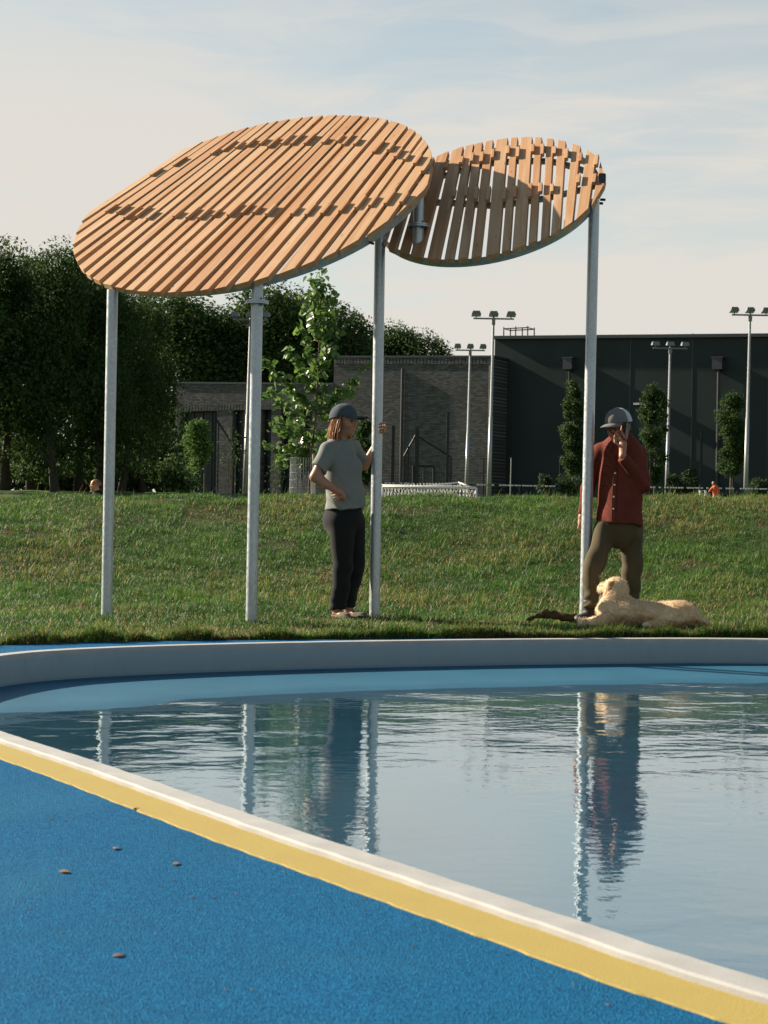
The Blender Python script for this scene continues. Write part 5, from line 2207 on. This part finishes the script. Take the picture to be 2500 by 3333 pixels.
# legs
kl, kr = N(1930, 1850, -0.08), N(2058, 1856, 0.04)
al, ar = N(1921, 1990, -0.06), N(2056, 1992, 0.10)
B.limb(N(1978, 1712, 0.0), kl, 0.09, 0.062, 0.03)
B.limb(kl, al, 0.062, 0.042, 0.02)
B.limb(N(2055, 1710, 0.05), kr, 0.095, 0.062, 0.03)
B.limb(kr, ar, 0.062, 0.042, 0.02)
gray = (0.42, 0.30, 0.25)
spots = [(gm(0.083, sd * 0.033, 0.004), 0.012, (0.03, 0.02, 0.02)) for sd in (-1, 1)]
spots += [(gm(0.03, sd * 0.052, -0.085), 0.045, gray) for sd in (-1, 1)] + [(gm(0.075, 0, -0.092), 0.030, gray), (gm(0.100, 0, -0.048), 0.013, gray)]
spots += [(gm(0.094, 0, -0.063), 0.013, (0.38, 0.14, 0.11))]
spots += [(gm(0.0, sd * 0.078, 0.03), 0.04, (0.12, 0.08, 0.06)) for sd in (-1, 1)] + [(gm(-0.09, 0, -0.02), 0.07, (0.12, 0.08, 0.06))]
finish(B, 'body', M_SKIN, man, 2, None, paint_skin(SKIN2, spots))

# checked shirt
k = Mat('red_check_cotton', (0.30, 0.065, 0.035), 0.9, 0, 0.15)
v = k.coord('World')
sx_ = k.new('ShaderNodeSeparateXYZ')
k.l.new(v, sx_.inputs[0])


def stripes(o_, period, width):
    a = k.math('FRACT', k.math('MULTIPLY', o_, 1 / period))
    return k.math('LESS_THAN', a, width)


wz = k.noise(v, 14, 2, 0.5)
sz1 = stripes(k.math('ADD', sx_.outputs[2], k.math('MULTIPLY', wz, 0.004)), 0.0125, 0.28)
sx1 = stripes(k.math('ADD', k.math('ADD', sx_.outputs[0], k.math('MULTIPLY', sx_.outputs[1], 0.6)), k.math('MULTIPLY', wz, 0.004)), 0.0125, 0.22)
grid = k.math('MAXIMUM', sz1, sx1)
n1 = k.noise(v, 10, 4, 0.6)
c = k.ramp(n1, [(0.3, (0.125, 0.028, 0.017)), (0.7, (0.165, 0.038, 0.022))])
k.base(k.mix(k.math('MULTIPLY', grid, 0.55), c, (0.05, 0.011, 0.008)))
k.bump(k.noise(v, 600, 2, 0.6), 0.15, 0.001)
M_CHECK = k.m
lo = np.array([N(1870, 1600)[0] - 0.06, MY - 0.40, N(2000, 1722)[2]])
hi = np.array([N(2122, 1600)[0] + 0.06, MY + 0.40, N(2000, 1405)[2]])
B = Body(lo, hi, 0.0065)
mfa = unit((-0.70, -0.71, 0))
B.limb(N(2022, 1480, 0.05), N(2020, 1570, 0.02), 0.185, 0.178, 0.04, squash=(mfa, 0.68))
B.limb(N(2020, 1570, 0.02), N(2015, 1712, -0.02), 0.178, 0.192, 0.05, squash=(mfa, 0.74))
B.limb(N(1958, 1470, 0.12), N(2078, 1470, 0.06), 0.062, 0.062, 0.05)
B.limb(N(2023, 1440, 0.04), N(2023, 1470, 0.05), 0.075, 0.12, 0.03)
B.limb(N(2020, 1428, 0.03), N(2023, 1448, 0.045), 0.074, 0.080, 0.01)          # collar stand
B.limb(N(2078, 1478, 0.06), elp, 0.068, 0.060, 0.03)
dwr = unit(wrp - elp)
B.limb(elp, wrp + dwr * 0.03, 0.060, 0.044, 0.015, cut=(wrp - dwr * 0.012, dwr))
B.limb(N(1954, 1472, 0.13), elo, 0.070, 0.058, 0.03)
dwo = unit(wro - elo)
B.limb(elo, wro + dwo * 0.03, 0.057, 0.043, 0.015, cut=(wro - dwo * 0.012, dwo))
B.clip(N(2012, 1702, -0.1), unit((-0.10, 0.0, -1)))
B.limb(N(2016, 1424, 0.0), N(2020, 1446, 0.02), 0.060, 0.064, 0.008, 'sub')


def shirt_folds(V):
    low_ = np.clip((N(0, 1540)[2] - V[:, 2]) / 0.3, 0, 1)
    f = wavefold(V, unit((1, 0.4, 0.12)), 24, 0.010, 1.8, 31) * (0.3 + low_)
    f += wavefold(V, unit((0.5, 0.1, 0.9)), 30, 0.004, 2.5, 37)
    de = np.linalg.norm(V - elp, axis=1)
    f += wavefold(V, unit((0.7, 0.2, 0.7)), 90, 0.007, 5, 41) * np.exp(-(de / 0.13) ** 2)
    return f


shirt = finish(B, 'shirt', M_CHECK, man, 2, shirt_folds)
bpy.context.view_layer.update()
# front placket with buttons: follows the front of the shirt
sv = np.array([v_.co[:] for v_ in shirt.data.vertices])


def shirt_front(px, py, lift=0.004):
    """nearest point of the shirt surface in front of a pixel"""
    r0 = ray(px, py)
    r0 = r0 / np.linalg.norm(r0)
    d = sv - CAM
    t = d @ r0
    e = np.linalg.norm(d - t[:, None] * r0, axis=1)
    near = e < 0.012
    if not near.any():
        return N(px, py, -0.16)
    t0 = t[near].min()
    return CAM + r0 * (t0 - lift)


pl = [(1996, 1480), (1999, 1505), (2003, 1540), (2001, 1578), (1998, 1617), (1997, 1656), (1996, 1692)]
cs = np.array([shirt_front(*q_) for q_ in pl])
cs[:, 1] = np.minimum(cs[:, 1], np.convolve(np.pad(cs[:, 1], 1, 'edge'), np.ones(3) / 3, 'valid'))
M_PLACKET = cloth_mat('placket_cotton', (0.10, 0.023, 0.014), 0.12)
wv = np.array([0.014, -0.006, 0])
vv, qq = strip([cs - wv, cs + wv, cs + wv + np.array([0, 0.012, 0]), cs - wv + np.array([0, 0.012, 0]), cs - wv], close=False)
po = obj('placket', vv, qq, M_PLACKET)
keep_world(po, shirt)
M_BTN = plain('pearl_button', (0.62, 0.58, 0.52), 0.3)
for q_ in pl[2:6]:
    c = shirt_front(*q_, 0.008)
    c[1] = min(c[1], np.interp(-c[2], -cs[:, 2], cs[:, 1]) - 0.003)
    b = MB().tube([c + np.array([0, 0.004, 0]), c + np.array([0, -0.003, 0])], 0.0065, 10).build('button', M_BTN)
    keep_world(b, shirt)
# collar wings
for (a_p, b_p, c_p) in (((1996, 1448), (1976, 1452), (1986, 1474)),):
    pts = [shirt_front(*a_p, 0.012), shirt_front(*b_p, 0.010), shirt_front(*c_p, 0.010)]
    for q_ in pts:
        q_[1] = min(q_[1], MY + 0.02)
    nrm_ = np.array([0, 0.006, 0])
    m = MB().put(pts + [q_ + nrm_ for q_ in pts], [[0, 1, 4, 3], [1, 2, 5, 4], [2, 0, 3, 5]], [[0, 2, 1], [3, 4, 5]])
    keep_world(m.build('collar', M_CHECK), shirt)

# trousers
M_KHAKI = cloth_mat('khaki_cotton', (0.085, 0.066, 0.036), 0.12)
lo = np.array([N(1880, 1800)[0] - 0.05, MY - 0.42, N(2000, 2000)[2]])
hi = np.array([N(2118, 1800)[0] + 0.05, MY + 0.36, N(2000, 1630)[2]])
B = Body(lo, hi, 0.0065)
B.limb(N(2016, 1668, 0.01), N(2016, 1715, 0.01), 0.162, 0.168, 0.04, squash=(mfa, 0.80))
B.limb(N(1976, 1722, 0.0), kl, 0.100, 0.074, 0.03)
B.limb(N(2056, 1722, 0.04), kr, 0.102, 0.074, 0.03)
hl, hr = N(1921, 1976, -0.06), N(2056, 1984, 0.09)
B.limb(kl, hl + np.array([0, 0, -0.05]), 0.074, 0.062, 0.025, cut=(hl, np.array([0, 0, -1.0])))
B.limb(kr, hr + np.array([0, 0, -0.05]), 0.074, 0.062, 0.025, cut=(hr, np.array([0, 0, -1.0])))
finish(B, 'trousers', M_KHAKI, man, 2, lambda V: 1.7 * trouser_folds(V, N(0, 1850)[2], N(0, 1950)[2]))

# boots
M_BOOT = plain('black_boot', (0.02, 0.019, 0.018), 0.6, 0, 0.2, 30)
for a0, toe in ((al, (-0.10, -0.16)), (ar, (-0.07, -0.17))):
    a = np.array([a0[0], a0[1] + 0.03, gzm + 0.045])
    b = np.array([a0[0] + toe[0], a0[1] + toe[1], gzm + 0.035])
    B = Body(np.minimum(a, b) - 0.11, np.maximum(a, b) + np.array([0.11, 0.11, 0.16]), 0.006)
    B.limb(a, b, 0.054, 0.052, 0.02, squash=((0, 0, 1), 0.85))
    B.limb(a + np.array([0, 0, 0.02]), a0 + np.array([0, 0.0, 0.07]), 0.060, 0.060, 0.03)
    finish(B, 'boot', M_BOOT, man, 2)

# cap: grey front, white mesh back
M_CAPG = cloth_mat('grey_twill', (0.16, 0.155, 0.145), 0.12, 500)
M_CAPW = cloth_mat('white_mesh', (0.5, 0.51, 0.51), 0.05, 900)
cap_fr = head_frame(mf[0] + np.array([0, 0, 0.12]))
cap_meshes('cap', mc + 0.006 * mf[2], cap_fr, M_CAPG, M_CAPW, man, 1.08, 0.074)
# short hair under the cap
r_ = np.random.default_rng(14)
nh = 420
an = r_.uniform(math.pi * 0.38, math.pi * 1.62, nh)
f_, s_, u_ = mf
ro_ = mc + (0.094 * np.cos(an) - 0.006)[:, None] * f_ + (0.081 * np.sin(an))[:, None] * s_ + (0.045 + r_.uniform(-0.06, 0.0, nh))[:, None] * u_
ti_ = ro_ - 0.03 * u_ + (0.006 * np.cos(an))[:, None] * f_ + (0.006 * np.sin(an))[:, None] * s_
tag(strands('hair', ro_, ti_, np.zeros(3), 2, 0.0028, (0.07, 0.045, 0.03), (0.20, 0.14, 0.10), 15, man, M_HAIR), kind='stuff')
# glasses
M_SPEC = plain('black_acetate', (0.012, 0.011, 0.011), 0.3)
g_ = MB()
for sd in (-1, 1):
    th_ = np.linspace(0, 2 * np.pi, 21)
    g_.tube([gm(0.108 + 0.002 * math.cos(t), sd * 0.033 + 0.025 * math.cos(t), 0.002 + 0.019 * math.sin(t)) for t in th_], 0.0028, 6, False)
    g_.tube([gm(0.106, sd * 0.058, 0.010), gm(0.04, sd * 0.083, 0.008), gm(-0.01, sd * 0.086, 0.0)], 0.0026, 6)
g_.tube([gm(0.110, -0.009, 0.008), gm(0.110, 0.009, 0.008)], 0.0026, 6)
keep_world(g_.build('glasses', M_SPEC), man)
# phone in the raised hand
pu = unit(N(2046, 1372, -0.10) - N(2030, 1432, -0.14))
pside = unit(np.cross(pu, (0.75, -0.65, 0)))
pn = np.cross(pu, pside)
ph = MB().box((0, 0, 0), (0.072, 0.009, 0.145)).box((0.0, -0.0056, 0), (0.066, 0.003, 0.137))
pho = ph.build('mobile_phone', plain('phone_glass', (0.015, 0.016, 0.018), 0.2))
pho.matrix_world = Matrix(((pside[0], pn[0], pu[0], phone_c[0]), (pside[1], pn[1], pu[1], phone_c[1]), (pside[2], pn[2], pu[2], phone_c[2]), (0, 0, 0, 1)))
tag(pho, 'black mobile phone held to the ear of the man in the red shirt', 'phone')

# ------------------------------------------------------------------ golden retriever lying in the grass
DY = 12.32
Dg = lambda px, py, dy=0.0: at(px, py, DY + dy)
gzd = float(ground_z(Dg(2080, 2000)[0], DY))
dog = empty('dog', (Dg(2090, 2000)[0], DY, gzd))
tag(dog, 'cream coloured retriever lying in the grass before the man in the red shirt', 'dog')
bpy.context.view_layer.update()
lo = np.array([Dg(1868, 2000)[0], DY - 0.32, gzd - 0.03])
hi = np.array([Dg(2310, 2000)[0], DY + 0.36, Dg(2000, 1862)[2]])
B = Body(lo, hi, 0.008)
zc = lambda py: Dg(2000, py)[2]
B.ball(Dg(2022, 1996, 0.02), (0.155, 0.17, 0.105), None, 0.05)                 # chest and shoulder
B.limb(Dg(2030, 1988, 0.02), Dg(2140, 1998, 0.03), 0.14, 0.125, 0.05, squash=((0, 0, 1), 0.68))          # ribs
B.limb(Dg(2140, 1998, 0.03), Dg(2208, 1996, 0.02), 0.125, 0.13, 0.05, squash=((0, 0, 1), 0.68))          # loin
B.ball(Dg(2205, 2000, -0.02), (0.135, 0.12, 0.088), None, 0.05)                 # haunch
B.ball(Dg(2180, 2006, -0.10), (0.11, 0.055, 0.075), None, 0.03)                 # near thigh
B.limb(Dg(2160, 2028, -0.13), Dg(2100, 2036, -0.14), 0.034, 0.024, 0.02)        # near hind shank, deep in the grass
B.limb(Dg(2258, 2004, 0.0), Dg(2302, 2028, -0.03), 0.045, 0.018, 0.04)          # tail
B.limb(Dg(2000, 2002, -0.09), Dg(1962, 2020, -0.16), 0.060, 0.042, 0.04)        # near upper fore leg
B.limb(Dg(1962, 2022, -0.16), Dg(1905, 2030, -0.18), 0.038, 0.027, 0.02)
B.limb(Dg(1905, 2029, -0.18), Dg(1884, 2031, -0.18), 0.029, 0.030, 0.02)
B.limb(Dg(1985, 2010, 0.10), Dg(1925, 2024, 0.10), 0.045, 0.030, 0.03)          # far fore leg
B.limb(Dg(1925, 2024, 0.10), Dg(1893, 2027, 0.09), 0.030, 0.030, 0.02)
B.limb(Dg(2010, 1985, 0.03), Dg(2010, 1935, 0.06), 0.105, 0.080, 0.05)          # neck
hcg = Dg(2006, 1914, 0.07)                                                      # head turned away up the bank
hfg = unit((-0.55, 0.80, 0.10))
hs = unit(np.cross(hfg, (0, 0, 1)))
B.ball(hcg, (0.088, 0.092, 0.084), None, 0.03)
B.limb(hcg + hfg * 0.04 - np.array([0, 0, 0.012]), hcg + hfg * 0.155 - np.array([0, 0, 0.03]), 0.058, 0.042, 0.03)
B.ball(hcg + hfg * 0.165 - np.array([0, 0, 0.022]), 0.026, None, 0.02)
for sd in (-1, 1):
    e0 = hcg - hs * sd * 0.080 + np.array([0, 0, 0.030]) - hfg * 0.005
    e1 = e0 - hs * sd * 0.016 + np.array([0, 0, -0.115]) + hfg * 0.0
    B.limb(e0, e1, 0.026, 0.046, 0.010, squash=(hs, 0.45))
B.limb(Dg(1990, 1950, 0.0), Dg(1972, 1985, -0.05), 0.060, 0.075, 0.05)          # ruff


def dog_tone(V):
    t = np.clip(0.5 + 0.35 * n3(V, 14, 71) + 0.25 * n3(V, 40, 72), 0, 1)[:, None]
    c = np.array([0.62, 0.43, 0.24]) * (1 - t) + np.array([0.80, 0.65, 0.46]) * t
    back = np.clip((V[:, 2] - zc(1985)) / 0.06, 0, 1)[:, None]
    c = c * (1 - 0.35 * back) + np.array([0.47, 0.30, 0.15]) * 0.35 * back
    ear = np.clip(1 - (np.minimum(np.linalg.norm(V - (hcg - hs * 0.075 - np.array([0, 0, 0.02])), axis=1), np.linalg.norm(V - (hcg + hs * 0.075 - np.array([0, 0, 0.02])), axis=1)) - 0.03) / 0.04, 0, 1)[:, None]
    return c * (1 - 0.6 * ear) + np.array([0.42, 0.25, 0.12]) * 0.6 * ear


k = Mat('golden_coat', (0.75, 0.55, 0.33), 0.75, 0, 0.2)
a_ = k.attr()
k.base(a_)
vf = k.coord('World', (60, 60, 60))
k.bump(k.noise(vf, 1.5, 4, 0.7), 0.6, 0.012)
M_COAT = k.m
V, Q = B.mesh()
V = relax(V, Q, 3)
Nn = vnormals(V, Q)
V = V + Nn * (0.003 * n3(V, 30, 73) + 0.002 * n3(V, 90, 74))[:, None]
bodyo = obj('body', V, Q, M_COAT, None, True, attr=dog_tone(V))
keep_world(bodyo, dog)
# coat of fine locks combed towards the tail and down
r_ = np.random.default_rng(81)
keepv = np.where(V[:, 2] > gzd + 0.0)[0]
pick = r_.choice(keepv, 20000)
root_ = V[pick] + r_.normal(0, 0.004, (len(pick), 3))
nn2 = Nn[pick]
headness = np.clip(1 - (np.linalg.norm(root_ - hcg, axis=1) - 0.10) / 0.04, 0, 1)
legness = np.clip((Dg(1965, 2000)[0] - root_[:, 0]) / 0.05, 0, 1)
flow = np.tile(np.array([0.80, -0.05, -0.62]), (len(pick), 1))
cn = np.linalg.norm(root_ - Dg(2005, 1945, 0.04), axis=1)
flow = flow * (1 - headness[:, None]) + headness[:, None] * (np.array([0.30, -0.60, -0.55]))
flow += r_.normal(0, 0.12, flow.shape) + 0.28 * np.stack([n3(root_, 16, 84), n3(root_, 16, 85), n3(root_, 16, 86) * 0.4], 1)
tang_ = flow - nn2 * (flow * nn2).sum(1)[:, None]
tang_ /= np.linalg.norm(tang_, axis=1)[:, None] + 1e-9
ln = r_.uniform(0.018, 0.040, len(pick)) * (1 - 0.82 * headness) * (1 - 0.65 * legness)
ruff = np.exp(-(np.linalg.norm(root_ - Dg(2035, 1985, -0.05), axis=1) / 0.14) ** 2)
ln *= 1 + 0.7 * ruff
ln *= np.where(np.abs((root_ - Dg(2012, 1950, 0.05)) @ unit((0.10, -0.25, 1))) < 0.045, 0.35, 1.0)
tip_ = root_ + tang_ * ln[:, None] + nn2 * (ln * 0.16)[:, None]
M_FUR = Mat('coat_locks', (0.75, 0.55, 0.33), 0.6, 0, 0.3)
a_ = M_FUR.attr()
M_FUR.base(a_)
M_FUR.translucent(a_, 0.5)
o = strands('fur', root_, tip_, nn2 * 0.002, 2, 0.0016, (0.56, 0.37, 0.20), (0.88, 0.74, 0.54), 82, dog, M_FUR.m)
tag(o, kind='stuff')
# near ear, short haired and darker
eb = Body(Dg(1960, 1960, -0.12) - 0.05, Dg(2020, 1880, 0.12) + 0.05, 0.006)
ea, ec = hcg + np.array([-0.050, -0.070, 0.030]), hcg + np.array([-0.075, -0.085, -0.075])
eb.limb(ea, ec, 0.026, 0.044, 0.01, squash=((0.4, 0.9, 0), 0.38))
eb.limb(ea + np.array([0.02, 0.01, 0.012]), ea, 0.022, 0.026, 0.01, squash=((0.4, 0.9, 0), 0.5))
finish(eb, 'ear', M_COAT, dog, 2, lambda V: 0.002 * n3(V, 90, 77), lambda V: np.tile([0.46, 0.27, 0.125], (len(V), 1)) * (0.85 + 0.2 * n3(V, 60, 78))[:, None])
# collar
th_ = np.linspace(0, 2 * np.pi, 33)
cc, ca = Dg(2012, 1950, 0.05), unit((0.10, -0.25, 1))
cu = unit(np.cross(ca, (0, 1, 0)))
cv = np.cross(ca, cu)
m = MB()
rr = [[cc + ca * z + (rad * np.cos(t)) * cu + (rad * 1.05 * np.sin(t)) * cv for t in th_[:-1]] for rad, z in ((0.140, -0.013), (0.147, -0.013), (0.141, 0.017), (0.134, 0.017))]
vv, qq = strip([np.array(x) for x in rr + rr[:1]])
co = obj('collar', vv, qq, plain('collar_web', (0.03, 0.03, 0.035), 0.7))
keep_world(co, dog)
M_NOSE = plain('dog_nose', (0.02, 0.018, 0.017), 0.4)
nb = Body(hcg + hfg * 0.185 - 0.05, hcg + hfg * 0.185 + 0.05, 0.005)
nb.ball(hcg + hfg * 0.188 - np.array([0, 0, 0.014]), (0.017, 0.017, 0.013), None, 0.01)
finish(nb, 'nose', M_NOSE, dog, 1)

# rolled strip of turf left of the man's boot
tx0, tx1 = at(1752, 2000, 12.55), at(1885, 2012, 12.60)
gt = float(ground_z(tx0[0], 12.55))
B = Body(np.array([tx0[0] - 0.15, 12.40, gt - 0.02]), np.array([tx1[0] + 0.05, 12.80, gt + 0.16]), 0.007)
pts = [at(px, py, 12.57) for px, py in ((1755, 2004), (1775, 1999), (1800, 2003), (1835, 2009), (1880, 2014))]
for a, b in zip(pts[:-1], pts[1:]):
    B.limb(a, b, 0.030, 0.030, 0.02)
B.limb(at(1760, 2000, 12.57), at(1715, 2018, 12.55), 0.020, 0.010, 0.02)
k = Mat('turf_roll_soil', (0.07, 0.045, 0.025), 0.95, 0, 0.1)
v = k.coord('World')
n1 = k.noise(v, 60, 5, 0.7)
k.base(k.ramp(n1, [(0.3, (0.035, 0.024, 0.014)), (0.7, (0.10, 0.068, 0.035))]))
k.bump(n1, 0.8, 0.02)
o = finish(B, 'turf_roll', k.m, None, 2, lambda V: 0.006 * n3(V, 50, 91) + 0.004 * n3(V, 120, 92))
tag(o, 'dark brown rolled strip of turf lying left of the black boot', 'turf roll')

# ------------------------------------------------------------------ people far off


def far_person(px, y, head_top, label, pose):
    top = at(px, head_top, y)
    gz = float(ground_z(top[0], y))
    root = person_root('person', (top[0], y, gz), label)
    H_ = top[2] - gz
    return root, top, gz, H_


root, top, gz, H_ = far_person(2322, 96, 1566, 'far person in orange shirt and white shorts standing on the field at the right', 0)
x0, y0 = top[0], 96.0
s_ = 1.72 / 1.75
zt_ = top[2]
B = Body(np.array([x0 - 0.7, y0 - 0.45, zt_ - 1.8]), np.array([x0 + 0.7, y0 + 0.45, zt_ + 0.05]), 0.022)
hp = np.array([x0, y0, zt_ - 0.13])
B.ball(hp, (0.085, 0.10, 0.125), None, 0.03)
B.limb(hp + [0.05, 0, -0.1], hp + [0.09, 0, -0.22], 0.055, 0.07, 0.03)
B.limb(hp + [0.12, 0, -0.24], hp + [0.16, 0, -0.75], 0.15, 0.13, 0.05)
B.limb(hp + [-0.05, 0, -0.25], hp + [-0.24, -0.05, -0.50], 0.055, 0.045, 0.03)
B.limb(hp + [-0.24, -0.05, -0.50], hp + [-0.40, -0.15, -0.80], 0.042, 0.035, 0.03)
B.limb(hp + [0.28, 0, -0.25], hp + [0.36, 0.02, -0.72], 0.055, 0.04, 0.03)
for dx in (0.08, 0.25):
    B.limb(hp + [dx, 0, -0.8], hp + [dx, 0, -1.62], 0.085, 0.045, 0.03)
finish(B, 'body', M_SKIN, root, 1, None, paint_skin(SKIN1, [(hp + np.array([0, 0.04, 0.06]), 0.10, (0.35, 0.25, 0.15))]))
M_ORANGE = cloth_mat('orange_shirt', (0.62, 0.13, 0.05), 0.08)
M_SHORT = cloth_mat('white_shorts', (0.6, 0.57, 0.54), 0.05)
B = Body(np.array([x0 - 0.6, y0 - 0.4, zt_ - 1.1]), np.array([x0 + 0.7, y0 + 0.4, zt_ - 0.2]), 0.022)
B.limb(hp + [0.12, 0, -0.26], hp + [0.16, 0, -0.72], 0.18, 0.17, 0.05)
B.limb(hp + [0.0, 0, -0.25], hp + [-0.2, -0.04, -0.45], 0.075, 0.07, 0.04)
B.limb(hp + [0.26, 0, -0.25], hp + [0.34, 0, -0.50], 0.075, 0.07, 0.04)
finish(B, 'shirt', M_ORANGE, root, 1)
B = Body(np.array([x0 - 0.5, y0 - 0.4, zt_ - 1.4]), np.array([x0 + 0.7, y0 + 0.4, zt_ - 0.75]), 0.022)
for dx in (0.08, 0.25):
    B.limb(hp + [dx, 0, -0.82], hp + [dx, 0, -1.08], 0.12, 0.11, 0.03)
finish(B, 'shorts', M_SHORT, root, 1)

root, top, gz, H_ = far_person(309, 36, 1561, 'person low behind the bank left of the first post, only the head showing', 0)
x0, y0, zt_ = top[0], 36.0, top[2]
hf2 = head_frame((-0.8, -0.5, 0.0))
hc2 = np.array([x0, y0, zt_ - 0.13])
B = Body(np.array([x0 - 0.35, y0 - 0.35, gz - 0.02]), np.array([x0 + 0.65, y0 + 0.4, zt_ + 0.03]), 0.012)
build_head(B, hc2, hf2, 1.05)
B.limb(hc2 + [0.03, 0.0, -0.08], hc2 + [0.09, 0.03, -0.22], 0.06, 0.08, 0.03)
B.limb(hc2 + [0.10, 0.03, -0.24], np.array([x0 + 0.36, y0 + 0.05, gz + 0.14]), 0.15, 0.15, 0.05)
B.limb(np.array([x0 + 0.30, y0, gz + 0.12]), np.array([x0 - 0.25, y0 - 0.15, gz + 0.10]), 0.10, 0.06, 0.05)
finish(B, 'body', M_SKIN, root, 1, None, paint_skin(np.array([0.55, 0.27, 0.15]), []))
B = Body(np.array([x0 - 0.3, y0 - 0.35, gz - 0.02]), np.array([x0 + 0.65, y0 + 0.4, zt_ - 0.22]), 0.015)
B.limb(hc2 + [0.10, 0.03, -0.26], np.array([x0 + 0.36, y0 + 0.05, gz + 0.14]), 0.18, 0.18, 0.05)
finish(B, 'jacket', M_BLACK, root, 1)
r_ = np.random.default_rng(24)
nh = 260
an = r_.uniform(0, 2 * math.pi, nh)
el_ = r_.uniform(-0.1, 1.5, nh)
f_, s_, u_ = hf2
dd = (np.cos(an) * np.cos(el_))[:, None] * f_ + (np.sin(an) * np.cos(el_))[:, None] * s_ + np.sin(el_)[:, None] * u_
ro_ = hc2 + dd * np.array([0.10]) + 0.035 * u_ - 0.012 * f_
ti_ = ro_ + dd * 0.02 - 0.03 * u_ - 0.02 * f_
tag(strands('hair', ro_, ti_, np.zeros(3), 2, 0.008, (0.22, 0.10, 0.05), (0.42, 0.26, 0.14), 25, root, M_HAIR), kind='stuff')

# ------------------------------------------------------------------ litter on the deck
M_DRY = Mat('dry_leaf', (0.3, 0.17, 0.08), 0.85, 0, 0.2)
vn = M_DRY.coord('Object', (1, 1, 1), rand=True)
M_DRY.base(M_DRY.ramp(M_DRY.noise(vn, 60, 3, 0.6), [(0.3, (0.09, 0.05, 0.025)), (0.7, (0.28, 0.17, 0.085))]))
M_DRY = M_DRY.m


def ground_at(px, py, z=0.0):
    r0 = ray(px, py)
    return CAM + r0 * ((z - CAM_Z) / r0[2])


def leaf_bit(px, py, size, seed, label, group=None):
    r_ = np.random.default_rng(seed)
    p = ground_at(px, py, 0.002)
    n = 9
    th_ = np.linspace(0, 2 * np.pi, n, endpoint=False)
    rad = size / 2 * (0.55 + 0.45 * np.abs(np.cos(th_ * 1.5 + seed))) * r_.uniform(0.7, 1.15, n)
    zz_ = np.abs(r_.normal(0, 0.05, n)) * size
    top_ = np.stack([np.cos(th_) * rad * 1.2, np.sin(th_) * rad * 0.8, zz_ + 0.001], 1)
    bot_ = top_ - np.array([0, 0, 0.0012])
    v = np.vstack([top_, bot_, [[0, 0, 0.002 + 0.02 * size]], [[0, 0, 0.0008 + 0.02 * size]]])
    i = np.arange(n)
    j = (i + 1) % n
    t = np.vstack([np.stack([i, j, np.full(n, 2 * n)], 1), np.stack([n + j, n + i, np.full(n, 2 * n + 1)], 1)])
    q = np.stack([j, i, n + i, n + j], 1)
    o = obj('dry_leaf', v, [q, t], M_DRY, None, False, None, p)
    o.rotation_euler = (0, 0, r_.uniform(0, 6.28))
    return tag(o, label, 'leaf', group)


leaf_bit(445, 2634, 0.0320, 3, 'curled dry leaf lying on the edge of the yellow line')
leaf_bit(378, 2762, 0.0240, 4, 'crumpled pale dry leaf on the blue deck below the yellow line')
leaf_bit(572, 2812, 0.0260, 5, 'dark torn dry leaf on the blue deck, right of the crumpled pale one')
leaf_bit(212, 2838, 0.0320, 6, 'flat dark dry leaf on the blue deck near the left edge')
leaf_bit(388, 3110, 0.022, 7, 'crumpled tan leaf ball, the nearest litter on the blue deck')
G_L = 'tiny leaf crumbs on the blue deck'
CRUMBS = ['tan leaf crumb right of the middle of the blue deck, below the torn leaf', 'leaf crumb left of a close pair just under the yellow line', 'leaf crumb right of a close pair just under the yellow line',
          'pale crumb straight above the nearest tan leaf ball', 'pale crumb up left of the nearest tan leaf ball', 'crumb near the left edge, below the flat dark leaf', 'crumb right of and above the tan leaf ball',
          'crumb just below the flat dark leaf', 'leftmost crumb beside the flat dark leaf', 'crumb just below the dark torn leaf', 'crumb right of the tan crumb on the middle deck', 'crumb second right of the tan crumb on the middle deck',
          'crumb close under the yellow line, left of the picture middle', 'right one of two crumbs low on the deck at the bottom', 'crumb on the deck straight below the picture middle', 'crumb under the yellow line, right of the picture middle',
          'crumb farthest right on the blue deck', 'left one of two crumbs low on the deck at the bottom', 'crumb nearest the bottom edge of the picture', 'crumb under the yellow line left of the farthest right one',
          'crumb touching the crumpled pale leaf', 'crumb under the yellow line near the picture middle']
for i, (px, py, s_) in enumerate([(625, 2920, 0.013), (165, 2666, 0.016), (214, 2672, 0.013), (376, 2998, 0.010), (199, 3036, 0.010), (100, 2958, 0.009), (507, 3040, 0.009), (128, 2882, 0.010), (82, 2868, 0.009), (565, 2865, 0.012),
                                  (697, 2920, 0.010), (770, 2910, 0.010), (925, 2838, 0.013), (820, 3222, 0.010), (1345, 3080, 0.010), (1650, 3105, 0.012), (1980, 3270, 0.012), (735, 3222, 0.010), (660, 3290, 0.008), (1870, 3210, 0.010), (330, 2760, 0.008), (1190, 2925, 0.011)]):
    leaf_bit(px, py, s_ * 0.62, 30 + i, CRUMBS[i], G_L)
